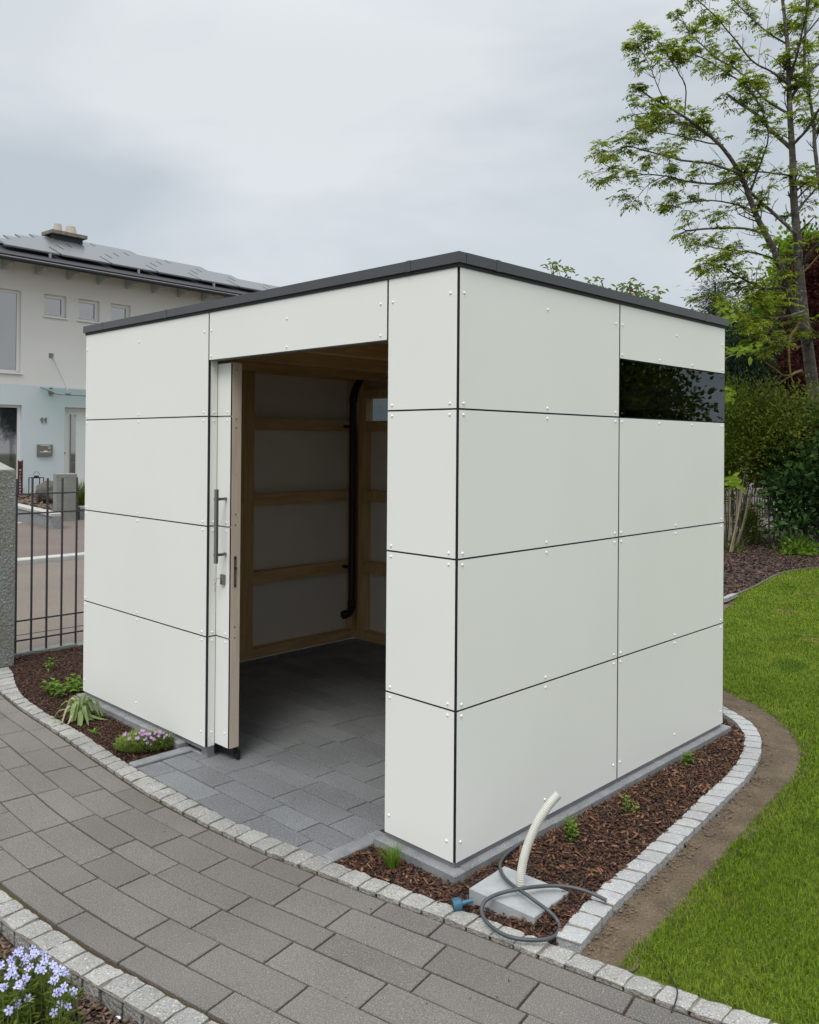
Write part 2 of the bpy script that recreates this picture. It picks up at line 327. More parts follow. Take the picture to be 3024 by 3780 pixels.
def smooth(x, K, h=.16):
    x = np.atleast_1d(x); w = np.exp(-((x[:,None]-K[None,:,0])/h)**2/2)+1e-9
    # local linear fit
    o_ = []
    for i, xx in enumerate(x):
        dx = K[:,0]-xx; ww = w[i]; S0, S1, S2 = ww.sum(), (ww*dx).sum(), (ww*dx*dx).sum(); T0, T1 = (ww*K[:,1]).sum(), (ww*dx*K[:,1]).sum()
        o_.append((T0*S2-T1*S1)/(S0*S2-S1*S1+1e-12))
    return np.array(o_)
XS = np.linspace(-5.1, 1.95, 400); KO = np.stack([XS, smooth(XS, k1o, .22)], 1); KI = np.stack([XS, smooth(XS, k1i, .14)], 1)
tg = np.gradient(KO, axis=0); tg /= np.linalg.norm(tg, axis=1)[:,None]; NR = np.stack([tg[:,1], -tg[:,0]], 1)   # normal towards the driveway
ARC = np.concatenate([[0], np.cumsum(np.linalg.norm(np.diff(KO, axis=0), axis=1))])
def KP(s, off):        # point on the driveway, s metres along the kerb, off metres out from it
    x = np.interp(s, ARC, KO[:,0]); y = np.interp(s, ARC, KO[:,1]); nx = np.interp(s, ARC, NR[:,0]); ny = np.interp(s, ARC, NR[:,1])
    return np.array([x+nx*off, y+ny*off])
K3 = [(-.012,.03)]
k3in = np.array([(.525,-.115),(.502,-.019),(.487,.077),(.469,.186),(.457,.292),(.449,.383),(.441,.479),(.435,.563),(.425,.656),(.416,.748),(.404,.863),(.396,.956),(.388,1.05),(.378,1.142),(.365,1.238),(.352,1.352),(.338,1.493),(.330,1.588),(.318,1.703),(.301,1.807),(.281,1.912),(.254,2.015),(.223,2.12),(.185,2.224),(.147,2.314),(.099,2.401),(.035,2.496),(-.016,2.547),(-.086,2.605),(-.2,2.68),(-.4,2.78),(-.7,2.88),(-1.2,3.1),(-1.6,3.6)])

# ------------------------------------------------------------------ ground, driveway, kerbs
o = MB(); o.add([(-150,-60,-.09),(60,-60,-.09),(60,150,-.09),(-150,150,-.09)], [(0,1,2,3)]); struct(o.build('ground', 'ground'))
dp = [tuple(KP(s, -.02)) for s in np.linspace(0, ARC[-1], 80)]+[tuple(KP(s, .86)) for s in np.linspace(ARC[-1], 0, 80)]
o = MB(); n = 80
for i in range(n-1): a, b, c, d = dp[i], dp[i+1], dp[2*n-2-i], dp[2*n-1-i]; o.add([(*d,-.011),(*c,-.011),(*b,-.011),(*a,-.011)], [(0,1,2,3)])
struct(o.build('driveway_joint_bed', 'joint'))
# driveway: six rows of slabs that follow the kerb
rows = [(.020,.118),(.124,.272),(.278,.392),(.398,.540),(.546,.690),(.696,.806)]
o = MB(); random.seed(11)
for ri, (a, b) in enumerate(rows):
    s = random.uniform(0, .2)
    while s < ARC[-1]-.02:
        l = random.choice([.24,.30,.34,.385,.385,.40]); s1 = min(s+l, ARC[-1]); g = .0042; jz = random.uniform(-.0012, .0012); j1 = random.uniform(-.0015,.0015)
        k = 5; pts = [tuple(KP(q, b+j1)) for q in np.linspace(s+g, s1-g, k)]+[tuple(KP(q, a+j1)) for q in np.linspace(s1-g, s+g, k)]
        o.prism(pts, -.03, jz, ch=.0022); s = s1
struct(o.build('driveway', 'paver'))
def sett(o, quad, zt, rough=.004, m=4):      # split-face stone: bumpy top on a four-sided block
    A, B, C_, D_ = [np.array(p) for p in quad]; jit = lambda p: p+np.array([random.uniform(-.0028,.0028), random.uniform(-.0028,.0028)])
    A, B, C_, D_ = map(jit, (A, B, C_, D_)); zt += random.uniform(-.5, .5)*rough; vs = []; tx, ty = random.uniform(-.5,.5)*rough, random.uniform(-.5,.5)*rough
    for i in range(m+1):
        for j in range(m+1):
            u, v = i/m, j/m; p = (A*(1-u)+B*u)*(1-v)+(D_*(1-u)+C_*u)*v; ed = (i in (0, m))+(j in (0, m))
            if ed == 1: p = p+np.array([random.uniform(-.0022,.0022), random.uniform(-.0022,.0022)])
            c = (A+B+C_+D_)/4
            if ed == 2: p = p+(c-p)*.02
            vs.append((p[0], p[1], zt-.0017*ed+random.uniform(-rough, rough)*.45+tx*(u-.5)+ty*(v-.5)))
    fs = [(i*(m+1)+j, (i+1)*(m+1)+j, (i+1)*(m+1)+j+1, i*(m+1)+j+1) for i in range(m) for j in range(m)]
    ring = [i*(m+1) for i in range(m+1)]+[m*(m+1)+j for j in range(1, m+1)]+[i*(m+1)+m for i in range(m-1, -1, -1)]+[j for j in range(m-1, 0, -1)]
    b0 = len(vs); vs += [(vs[i][0], vs[i][1], zt-.07) for i in ring]; n_ = len(ring)
    fs += [(ring[(i+1)%n_], ring[i], b0+i, b0+(i+1)%n_) for i in range(n_)]
    o.add(vs, fs)
def kerb_between(o, inner, outer, step, zt, gap=.006, rough=.004):
    inner, outer = np.array(inner), np.array(outer); ac = np.concatenate([[0], np.cumsum(np.linalg.norm(np.diff(outer, axis=0), axis=1))])
    ai = np.concatenate([[0], np.cumsum(np.linalg.norm(np.diff(inner, axis=0), axis=1))])
    s = 0
    while s < ac[-1]-step*.5:
        l = step*random.uniform(.9, 1.1); s0, s1 = s+gap*random.uniform(.4,.9), s+l-gap*random.uniform(.4,.9)
        P = lambda t, A, acc, tot: np.array([np.interp(t/ac[-1]*acc[-1], acc, A[:,0]), np.interp(t/ac[-1]*acc[-1], acc, A[:,1])])
        q = [P(s0, outer, ac, 0), P(s1, outer, ac, 0), P(s1, inner, ai, 0), P(s0, inner, ai, 0)]
        sett(o, q, zt, rough); s += l
random.seed(5)
msk = (XS > -4.35)
o = MB(); kerb_between(o, KI[msk][::-1][::-1], (KO)[msk], .096, .007, .006, .0045); struct(o.build('kerb_beside_driveway', 'sett'))
def strip(name, inner, outer, z, m):
    o = MB(); n_ = len(inner)
    for i in range(n_-1): o.add([(*outer[i], z), (*outer[i+1], z), (*inner[i+1], z), (*inner[i], z)], [(0,1,2,3)])
    return struct(o.build(name, m))
strip('kerb_mortar_bed', KI[msk], KO[msk], .0015, 'mortar')
s2 = np.linspace(1.2, ARC[-1], 160); ki2 = np.array([KP(s, .832) for s in s2]); ko2 = np.array([KP(s, .918) for s in s2])
o = MB(); kerb_between(o, ki2, ko2, .098, .008, .008, .0045); struct(o.build('kerb_beside_flower_bed', 'sett'))
strip('kerb_mortar_strip', ki2, [KP(s, .922) for s in s2], .0005, 'mortar')
# newer pale kerb round the bed on the lawn side
tt = np.concatenate([[0], np.cumsum(np.linalg.norm(np.diff(k3in, axis=0), axis=1))]); ts = np.linspace(0, tt[-1], 260)
kin3 = np.stack([np.interp(ts, tt, k3in[:,0]), np.interp(ts, tt, k3in[:,1])], 1)
for _ in range(30): kin3[1:-1] = (kin3[:-2]+kin3[2:]+2*kin3[1:-1])/4
tn = np.gradient(kin3, axis=0); tn /= np.linalg.norm(tn, axis=1)[:,None]; nr3 = np.stack([tn[:,1], -tn[:,0]], 1); kout3 = kin3+nr3*.089
kcut = (kout3[:,1] > -.075)
o = MB(); kerb_between(o, kin3[kcut], kout3[kcut], .098, .030, .0075, .002); struct(o.build('kerb_beside_lawn', 'sett2'))
strip('kerb_mortar_line', kin3[kcut]*.985+kout3[kcut]*.015, kout3[kcut]*.97+kin3[kcut]*.03, .0262, 'mortar')

# forecourt and shed floor of blue-grey slabs laid in straight rows
o = MB(); random.seed(21)
FX0, FX1 = -1.882, -.502
def kiy(x): return float(np.interp(x, KI[:,0], KI[:,1]))
ry = [-.475,-.320,-.178,-.046,.115,.25,.39,.53,.67,.81,.95,1.09,1.23,1.37,1.51,1.65,1.79,1.93,2.07,2.21,2.33]
for r in range(len(ry)-1):
    y0, y1 = ry[r]+.0028, ry[r+1]-.0028; x0, x1 = (FX0, FX1) if y0 < .02 else ((-1.85, -.50) if y0 < .1 else (-3.15, -.05))
    x = x0-random.uniform(0, .18)
    while x < x1:
        l = random.choice([.26,.34,.385,.40,.40]); a, b = max(x+.003, x0), min(x+l-.003, x1); x += l
        if b-a < .02: continue
        z = random.uniform(-.001, .001)
        if y0 < -.15:
            xs_ = np.linspace(a, b, 5); low = [(q, max(y0, kiy(q)+.006)) for q in xs_]
            if all(l_[1] >= y1-.008 for l_ in low): continue
            low = [(p, min(q, y1-.004)) for p, q in low]
            o.prism(low+[(b, y1), (a, y1)], -.03, z, ch=.002)
        else: o.prism([(a,y0),(b,y0),(b,y1),(a,y1)], -.03, z, ch=.002)
struct(o.build('forecourt_paving', 'fpaver'))
o = MB(); o.add([(-3.17,-.47,-.0075),(-.04,-.47,-.0075),(-.04,2.34,-.0075),(-3.17,2.34,-.0075)], [(0,1,2,3)])
bm_ = o
o = MB(); o.add([(-1.89,-.33,-.013),(-.5,-.33,-.013),(-.5,.03,-.013),(-1.89,.03,-.013)], [(0,1,2,3)]); o.add([(-3.17,.03,-.013),(-.04,.03,-.013),(-.04,2.34,-.013),(-3.17,2.34,-.013)], [(0,1,2,3)]); struct(o.build('forecourt_joint_bed', 'joint2'))
# concrete edging
def edging(pts, z, name):
    o = MB()
    for (a, b) in pts: o.prism([(a[0],a[1]),(b[0],a[1]),(b[0],b[1]),(a[0],b[1])], -.08, z, ch=.006)
    return struct(o.build(name, 'concrete'))
edging([((-1.9585,.0125),(-1.752,.07)), ((-.505,.0125),(-.365,.07))], .010, 'threshold_strip')
edging([((-1.958,-.322),(-1.890,.012)), ((-.495,-.246),(-.425,.012))], .012, 'forecourt_edging')

# mulch beds
mul_l = [(-4.61,2.6),(-4.61,-.01)]+[tuple(p) for p in KI[(XS > -4.5) & (XS < -1.95)]]+[(-1.955,-.03),(-3.24,-.03),(-3.24,2.6)]
mul_m = [tuple(p) for p in KI[(XS > -.44) & (XS < .56)]]+[tuple(p+np.array([.004,0])) for p in kin3[(kin3[:,1] > -.1)]]+[(-1.6,2.41),(.03,2.41),(.03,-.03),(-.428,-.03)]
struct(bed('mulch_bed', mul_l, 'mulchbase', -.012, .025, .010, 8, 1)); struct(bed('mulch_bed', mul_m, 'mulchbase', -.010, .02, .009, 8, 2, 1))
tag(chips('bark_mulch', [p for p in mul_l if p[1] < 3], 9500, 'chip', -.008), 'dark brown bark chips covering the bed along the front wall left of the door', 'bark mulch', kind='stuff')
tag(chips('bark_mulch', mul_m, 15000, 'chip', -.008), 'dark brown bark chips in the bed round the near corner of the shed', 'bark mulch', kind='stuff')
tag(chips('bark_mulch', mul_m, 900, 'chiptan', -.001, L=(.012,.05), w=(.003,.010)), 'larger paler bark pieces lying on the bed beside the right wall', 'bark pieces', kind='stuff')
fb = [tuple(KP(s, .925)) for s in np.linspace(1.2, ARC[-1], 60)]+[(1.8,-1.5),(-2.6,-1.9),(-3.9,-1.3)]
struct(bed('flower_bed', fb, 'mulchbase', -.045, .025, .012, 8, 3))
fbn = [tuple(KP(s, .94)) for s in np.linspace(2.9, 5.6, 40)]+[(.4,-1.5),(-1.9,-1.9)]
tag(chips('bark_mulch', fbn, 9000, 'chipgrey', -.036, L=(.012,.042), w=(.004,.011)), 'dry light brown bark flakes in the flower bed at the lower left', 'bark mulch', kind='stuff')

# bare soil strip and lawn
dl = [(.731,-.036),(.716,.071),(.718,.218),(.702,.4),(.69,.511),(.673,.624),(.663,.77),(.641,.934),(.627,1.059),(.618,1.177),(.6,1.359),(.581,1.532),(.566,1.725),(.551,1.932),(.51,2.132),(.456,2.305),(.36,2.525),(.249,2.681),(.159,2.795),(.03,2.927),(-.074,3.007),(-.19,3.084),(-.297,3.155),(-.6,3.32),(-1.0,3.7),(-1.4,4.8),(-1.60,5.962),(-1.68,6.35)]
far = [(-1.879,6.815),(-1.93,7.3),(-1.983,7.729),(-2.077,8.286),(-2.168,8.912),(-2.148,9.223),(-2.05,9.7),(-1.6,10.3),(-.5,10.9),(1.5,11.3),(5,11)]
dirtp = [tuple(p) for p in kout3[(kout3[:,1] > -.1)]]+[(-1.9,4.6),(-2.1,6.7),(-1.7,6.5)]+[(x+.05,y+.01) for x, y in dl[::-1]]+[(.74,-.06)]
struct(bed('soil_strip', dirtp, 'dirt', -.002, .02, .012, 7, 4))
nclod = 11000; q = scatter(dirtp, nclod); ok = (q[:,1] < 3.3); q = q[ok]
o = MB(); random.seed(3)
ico = [(0,0,1),(.9,0,.3),(.28,.85,.3),(-.72,.53,.3),(-.72,-.53,.3),(.28,-.85,.3)]
for (x, y) in q:
    dk = np.min(np.abs(kout3-np.array([x, y])).sum(1)); r = random.uniform(.001,.003)*(2.6 if dk < .07 and random.random() < .6 else 1); rot = random.uniform(0, 6)
    vs = [(x+r*(a*math.cos(rot)-b*math.sin(rot))*random.uniform(.8,1.3), y+r*(a*math.sin(rot)+b*math.cos(rot))*random.uniform(.8,1.3), .001+r*c) for a, b, c in ico]
    o.add(vs, [(0,1,2),(0,2,3),(0,3,4),(0,4,5),(0,5,1)])
pbm = MB()
for _ in range(46):
    x, y = dirtp[0]; 
    x, y = q[random.randrange(len(q))]; r = random.uniform(.0018,.004); pbm.add([(x+r*a*1.3, y+r*b, .001+r*c*.7) for a, b, c in ico], [(0,1,2),(0,2,3),(0,3,4),(0,4,5),(0,5,1)])
tag(pbm.build('pebbles', 'kerbstone'), 'few tiny pale stones scattered over the bare soil strip', 'pebbles', kind='stuff')
tag(o.build('soil_clods', 'clod'), 'small crumbs of brown soil along the bare strip beside the pale kerb', 'soil crumbs', kind='stuff')
lawnp = [(.74,-.085)]+dl+far+[(9,10),(9,3.2),(2.0,.19),(1.5,.07),(1.039,-.03),(.78,-.09)]
struct(bed('lawn', lawnp, 'lawnbase', -.004, .035, .006, 3, 6))
def blades(name, poly, nmax, m, zb=0., h=(.012,.030), w0=.0010):
    P = np.array(poly); c = CAM[:2]
    q = scatter(poly, nmax); d = np.linalg.norm(q-c, axis=1); fw = np.array([-math.sin(rad(44.35)), math.cos(rad(44.35))])
    ang = np.degrees(np.arctan2((q-c)[:,0]*fw[1]-(q-c)[:,1]*fw[0], (q-c)@fw)); keep = (rng.random(len(q)) < np.clip((3.2/d)**1.6, 0, 1)) & (np.abs(ang) < 40)
    q = q[keep]; d = d[keep]; n = len(q); sc = np.clip(d/3.2, 1, 4)
    a = rng.uniform(0, 2*np.pi, n); L = rng.uniform(h[0], h[1], n); w = w0*sc*rng.uniform(.7, 1.3, n); lean = rng.uniform(.3, 1.45, n)
    # cut grass leans together in patches
    la = a
    dx, dy = np.cos(la)*np.sin(lean), np.sin(la)*np.sin(lean); s = np.stack([-np.sin(a), np.cos(a), np.zeros(n)], 1)*w[:,None]
    p0 = np.stack([q[:,0], q[:,1], np.full(n, zb-.002)], 1)
    p1 = p0+np.stack([dx*.5*L*.7, dy*.5*L*.7, .55*L*np.cos(lean*.6)], 1); p2 = p0+np.stack([dx*L, dy*L, L*np.cos(lean)], 1)
    V = np.stack([p0-s, p0+s, p1+s*.85, p1-s*.85, p2+s*.12, p2-s*.12], 1).reshape(-1, 3)
    F = (np.arange(n)[:,None,None]*6+np.array([(0,1,2,3),(3,2,4,5)])[None]).reshape(-1, 4)
    return npmesh(name, V, F, m)
lawnv = [(.75,-.03)]+dl+far[:8]+[(.5,10.6),(3,3),(2.2,.33),(1.5,.125),(1.05,.02)]
tag(blades('grass', lawnv, 1300000, 'grass', .002), 'short mown green lawn grass on the right', 'grass', kind='stuff')

# ------------------------------------------------------------------ the shed
XL, XJ, XD, YJ, YD = -3.192, -1.7456, -.3913, 1.1858, 2.3552
Z0, Z1, Z2, Z3, Z4, ZH, ZW = .06, .6414, 1.2246, 1.8051, 2.360, 2.099, 2.088
shed = thing('garden_shed', 'white panelled flat-roofed garden shed with its sliding door open', 'garden shed', (-1.6, 1.18, 0))
g = .0035
sm = MB(); sm.lathe((0,0,0), [(.0056,0),(.0056,.0013),(.0045,.0033),(.0018,.0045)], 10); SCR = sm.build('screw', 'screw', None, True)
SCRM = SCR.data; bpy.data.objects.remove(SCR)
smb = MB(); smb.lathe((0,0,0), [(.005,0),(.005,.0012),(.004,.003),(.0018,.0038)], 10); SB = smb.build('screw', 'black', None, True); SBM = SB.data; bpy.data.objects.remove(SB)
def screw(parent, p, nrm, me=None):
    s = bpy.data.objects.new('screw', me or SCRM); COL.objects.link(s)
    r = Vector(nrm).to_track_quat('Z', 'Y').to_matrix().to_4x4(); s.parent = parent
    s.matrix_parent_inverse = parent.matrix_world.inverted(); s.matrix_basis = Matrix.Translation(Vector(p)) @ r
def panel_front(x0, x1, z0, z1, y=0., sx_=None, sz_=None, nm='cladding_panel', par=None, mt='panel'):
    o = MB(); x0 += g+.0013; x1 -= g+.0013; z0 += g; z1 -= g
    o.box((x0, y, z0), (x1, y+.0009, z1), 0); o.box((x0+.0002, y+.0009, z0+.0002), (x1-.0002, y+.008, z1-.0002), 1)
    ob = o.build(nm, [mt, 'core'], par or shed)
    for z in (sz_ or []):
        for x in (sx_ or []): screw(ob, (x, y, z), (0,-1,0))
    return ob
def panel_right(y0, y1, z0, z1, x=0., sc=(), mt='panel', nm='cladding_panel', sme=None):
    o = MB(); y0 += g+.0015*(y0 > .1); y1 -= (g+.0015)*(y1 < 2); z0 += g; z1 -= g
    o.box((x-.0009, y0, z0), (x, y1, z1), 0); o.box((x-.008, y0+.0002, z0+.0002), (x-.0009, y1-.0002, z1-.0002), 1)
    ob = o.build(nm, [mt, 'core'], shed)
    for (yy, zz) in sc: screw(ob, (x, yy, zz), (1,0,0), sme)
    return ob
rowsz = [(Z0-g, Z1), (Z1, Z2), (Z2, Z3), (Z3, Z4)]
for i, (a, b) in enumerate(rowsz):
    zs = [a+(.078 if i == 0 else .022), b-(.105 if i == 3 else .022)]
    panel_front(XL, XJ, a, b, 0, [XL+.024, -2.491, XJ-.044+.0], zs)
    panel_front(XD, -.004, a, b, 0, [XD+.030, -.042], zs)
    panel_right(.004, YJ, a, b, 0, [(y, z) for y in (.032, .588, YJ-.036) for z in zs])
    zt = [zs[0], zs[1]]
    if i < 2: panel_right(YJ, YD, a, b, 0, [(y, z) for y in (1.210, 1.766, 2.323) for z in zt])
    elif i == 2: panel_right(YJ, YD, a, b, 0, [(y, zs[0]) for y in (1.210, 1.766, 2.323)]+[(y, zs[1]) for y in (1.210, 1.582, 1.95, 2.322)])
    else: panel_right(YJ, YD, ZW, b, 0, [(y, zs[1]) for y in (1.210, 1.766, 2.323)]+[(y, ZW+.022) for y in (1.210, 1.582, 1.95, 2.322)])
panel_front(XJ, XD, ZH, Z4, 0, [-1.723, -1.076, -.434], [2.255, 2.122])
# window strip of dark glass in the right wall and its twin in the back wall
win = panel_right(YJ, YD, Z3, ZW, 0, (), 'glass', 'window_pane'); win.data.materials[1] = M['glass']
for yy in (1.209, 1.582, 1.95, 2.320):
    for zz in (Z3+.018, ZW-.026): screw(win, (0, yy, zz), (1,0,0), SBM)
o = MB(); o.box((-.010, YJ+.03, Z3-.005), (-.0085, YD, Z3+.045)); o.box((-.010, YJ+.03, ZW-.062), (-.0085, YD, ZW+.01)); o.box((-.010, YJ-.01, Z3-.005), (-.0085, YJ+.055, ZW+.01)); o.box((-.010, YD-.03, Z3+.045), (-.0085, YD, ZW-.062))
o.build('window_surround', 'core', win)
o = MB(); o.box((-3.188, YD-.001, Z3+.004), (-1.75, YD+.005, ZW-.004)); bw = o.build('window_pane', 'glass', shed)
# back and left skins
def skin(x0, y0, x1, y1, z0, z1): o = MB(); o.box((x0, y0, z0), (x1, y1, z1)); return o.build('cladding_panel', 'lining', shed)
for i, (a, b) in enumerate(rowsz):
    skin(XL, .009, XL+.008, 1.175, a+g, b-g); skin(XL, 1.182, XL+.008, YD-.009, a+g, b-g)
    if i < 3: skin(XL, YD-.008, -1.75, YD, a+g, b-g)
    else: skin(XL, YD-.008, -1.75, YD, ZW+.002, b-g)
    skin(-1.743, YD-.008, -.008, YD, a+g, b-g)
# black joint strips behind the gaps and at the corner
o = MB()
for z in (Z1, Z2, Z3):
    o.box((XL+.006, .0085, z-.03), (XJ-.006, .0105, z+.03)); o.box((XD+.006, .0085, z-.03), (-.0125, .0105, z+.03))
    o.box((-.0105, .0125, z-.03), (-.0085, YD-.012, z+.03)) if z != Z3 else o.box((-.0105, .0125, z-.03), (-.0085, YJ-.012, z+.03))
    o.box((XL+.0085, .012, z-.03), (XL+.0105, YD-.012, z+.03)); o.box((XL+.014, YD-.0105, z-.03), (-.014, YD-.0085, z+.03))
o.box((-.0125, .0085, Z0), (-.0085, .0125, Z4)); o.box((-.0128, YJ-.03, Z0), (-.0108, YJ+.03, Z3-.005)); o.box((-.0128, YJ-.03, ZW), (-.0108, YJ+.03, Z4))
o.box((XJ-.03, .0108, ZH+.002), (XJ+.03, .0128, Z4)); o.box((XD-.03, .0108, ZH+.002), (XD+.03, .0128, Z4)); o.box((XD-.002, .0085, Z0), (XD+.02, .0125, ZH))
o.box((XL+.0005, .0085, Z0), (XL+.004, .0125, Z4)); o.box((-.0085, YD+.0003, Z0), (-.0005, YD+.0058, Z4)); o.box((-.0035, .0045, Z0+.003), (-.0085, .0084, Z4)) 
o.build('joint_strip', 'core', shed)
# timber frame
def beam(a, b, nm, m='wood'): o = MB(); o.box(a, b); return o.build(nm, m, shed)
T = .10
for (y0, y1) in ((.14,.20), (1.12,1.25), (YD-.11,YD-.012)): beam((XL+.012, y0, .13), (XL+T, y1, 2.19), 'stud')
for x in (XL+.14, -2.45, -1.78, -1.08): beam((x, YD-T, .13), (x+(.06), YD-.012, 1.80 if x > -3 else 2.19), 'stud')
for (y0, y1) in ((.02,.10), (YJ-.05,YJ+.05), (YD-.11,YD-.115+.1)): beam((-T, y0, .13), (-.0135, y1, 1.78 if y1 > 1.0 else 2.19), 'stud')
beam((XD+.022, .0145, .06), (XD+.09, .10, ZH-.002), 'stud'); beam((-.075, .0145, .13), (-.0145, .018, 2.19), 'stud')
for (z0, z1) in ((.612,.700), (1.195,1.282), (1.765,1.850)):
    for a, b in (((XL+.0125, .205, z0), (XL+T-.006, 1.118, z1)), ((XL+.0125, 1.252, z0), (XL+T-.006, YD-.112, z1))): beam(a, b, 'batten', 'woodh')
    for x0, x1 in ((XL+.202, -2.452), (-2.388, -1.782), (-1.718, -1.082), (-1.018, -.11)): beam((x0, YD-T+.006, z0), (x1, YD-.0125, z1), 'batten')
    for y0, y1 in ((.102, YJ-.052), (YJ+.052, YD-.112)): beam((-T+.006, y0, z0), (-.0135, y1, z1), 'batten', 'woodh')
beam((XL+.0125, .02, .062), (XL+T+.002, YD-.112, .129), 'bottom_plate', 'woodh'); beam((XL+.0125, YD-T-.002, .0605), (-.0145, YD-.0125, .129), 'bottom_plate'); beam((-T-.002, .02, .0605), (-.0145, YD-T-.003, .129), 'bottom_plate', 'woodh')
beam((XL+.0125, .02, 2.191), (XL+T+.002, YD-T-.003, 2.30), 'top_plate', 'woodh'); beam((XL+.0125, YD-T-.002, 2.1905), (-.0145, YD-.0125, 2.30), 'top_plate'); beam((-T-.002, .02, 2.191), (-.0145, YD-T-.003, 2.30), 'top_plate', 'woodh')
beam((XL+.2, YD-T, 2.035), (-.11, YD-.013, 2.105), 'window_head'); beam((XL+.2, YD-.098, 1.805), (XL+.205+.02, YD-.02, 2.034), 'window_jamb')
beam((XL+.2, YD-.062, ZW-.05), (-1.8, YD-.015, 2.034), 'window_head')
beam((-.098, YJ+.052, 2.035), (-.0135, YD-.112, 2.105), 'window_head', 'woodh')
beam((XJ+.004, .0145, ZH+.012), (XD-.004, .075, 2.33), 'header_beam'); beam((XL+.11, .0145, 2.13), (XJ-.004, .06, 2.33), 'header_beam')
for x in (-2.84, -2.20, -1.56, -.92, -.40): beam((x, .08, 2.17), (x+.07, YD-.11, 2.31), 'rafter', 'woodh')
o = MB()
for i in range(19): y = .015+i*.1225; o.box((XL+.01, y, 2.312+.002*(i%2)*0), (-.012, y+.1195, 2.334))
o.build('roof_boarding', 'wood', shed)
o = MB(); o.box((-2.60,.08,2.12), (-2.585, 2.2, 2.311)); 
# flat roof, edge trim and its joint covers
o = MB(); o.box((XL+.0, .0, 2.352+.012), (-.0, YD, 2.385)); o.build('roof_membrane', 'trim', shed)
FZ0, FZ1, OV = 2.367, 2.409, .014
def trim(a, b): o = MB(); o.box(a, b); return o.build('roof_edge_trim', 'trim', shed)
cuts = [XL-OV, -2.962, -2.184, -.272, OV]
for a, b in zip(cuts[:-1], cuts[1:]): trim((a, -OV, FZ0), (b-.002, .03, FZ1))
cy = [.0302, .238, 2.108, YD+.025]
for a, b in zip(cy[:-1], cy[1:]): trim((-.03, a, FZ0), (OV, b-.002, FZ1))
trim((XL-OV, .0302, FZ0), (XL+.03, YD+.025, FZ1)); trim((XL+.0302, YD-.03, FZ0), (-.0302, YD+.025, FZ1))
for x in cuts[1:-1]: o = MB(); o.box((x+.0005, -OV-.0015, FZ0-.002), (x+.024, .031, FZ1+.0015)); o.build('trim_joint_cover', 'trim', shed)
for y in cy[1:-1]: o = MB(); o.box((-.031, y-.024, FZ0-.002), (OV+.0015, y+.0005, FZ1+.0015)); o.build('trim_joint_cover', 'trim', shed)
o = MB(); o.box((XL-.004, -.004, 2.3515), (-.011, .012, FZ0-.0005)); o.box((-.010, -.004, 2.3515), (.004, YD+.004, FZ0-.0005)); o.build('trim_shadow_gap', 'core', shed)
# door reveal, header reveal
for i, (a, b) in enumerate(rowsz):
    b = min(b, ZH+.004); o = MB(); o.box((XJ-.008, .014, a+g), (XJ, .0545, b-g))
    ob = o.build('reveal_panel', 'panel', shed)
    for z in (a+(.078 if i == 0 else .022), b-.022 if i < 3 else b-.045):
        screw(ob, (XJ, .034, z), (1,0,0))
o = MB(); o.box((XJ+.001, .0085, ZH+.001), (XD-.001, .0545, ZH+.006)); o.build('header_soffit', 'alu', shed)
o = MB(); o.box((XJ-.018, .0032, Z0), (XJ-.0005, .013, ZH)); o.box((XJ-.006,.0132,Z0),(XJ-.0015,.057,ZH)); o.build('reveal_gap', 'core', shed)
# sliding door, pushed open to the left behind the front wall
dY0, dY1, dX1, dX0, dZ0 = .058, .122, -1.6195, -2.98, .068
door = MB(); door.box((dX0, dY0+.0085, dZ0), (dX1-.001, dY1, ZH-.012)); door = door.build('sliding_door', 'woodedge', shed)
for i, (a, b) in enumerate([(dZ0, Z1), (Z1, Z2), (Z2, Z3), (Z3, ZH-.012)]):
    o = MB(); o.box((dX0, dY0, a+g), (dX1-.0055, dY0+.0009, b-g), 0); o.box((dX0, dY0+.0009, a+g+.0002), (dX1-.004, dY0+.0084, b-g-.0002), 1)
    for z in ((a+.075 if i == 0 else a+.022), b-.022):
        if i == 3 and z > 2: continue
        c = len(o.v); s_ = MB(); s_.lathe((0,0,0), [(.0055,0),(.0055,.0012),(.0045,.003),(.002,.004)], 10)
        o.add([(dX1-.037+x, dY0-zz, z+y) for x, y, zz in s_.v], s_.f, 2)
    o.build('door_panel', ['panel', 'core', 'screw'], door)
o = MB()
for z in (1.29, 1.13): pass
o.obox((-1.646, -.010, 1.232), (.0105,0,0), (0,.0065,0), (0,0,.192))
for z in (1.372, 1.082): o.obox((-1.657, .022, z), (.0065,0,0), (0,.0365,0), (0,0,.0065)); o.obox((-1.661, .0555, z), (.010,0,0), (0,.0024,0), (0,0,.008))
o.build('handle', 'steel', door)
o = MB(); o.obox((-1.6755, .0515, .947), (.0165,0,0), (0,.0062,0), (0,0,.0265)); o.box((-1.679, .0445, .922), (-1.674, .0452, .944), 1); o.build('lock_plate', ['steel', 'core'], door)
o = MB(); o.box((dX1-.0009, .082, .916), (dX1+.0012, .098, 1.066), 0)
for z, r in ((1.06,.008), (.922,.008)): o.cyl((dX1-.0005, .090, z+(.006 if z > 1 else -.006)), (dX1+.0012, .090, z+(.006 if z > 1 else -.006)), r, 14, 0)
o.box((dX1+.0013, .086, .998), (dX1+.0017, .094, 1.028), 1)
o.tube([(dX1+.002,.090,1.022),(dX1+.012,.0915,1.018),(dX1+.013,.0925,1.004),(dX1+.006,.0925,1.0)], .0022, 6, True, 0)
for z in (1.058, .945, .922): o.cyl((dX1+.0012,.090,z), (dX1+.0022,.090,z), .0032, 8, 2)
o.build('strike_plate', ['steel','core','chrome'], door)
o = MB()
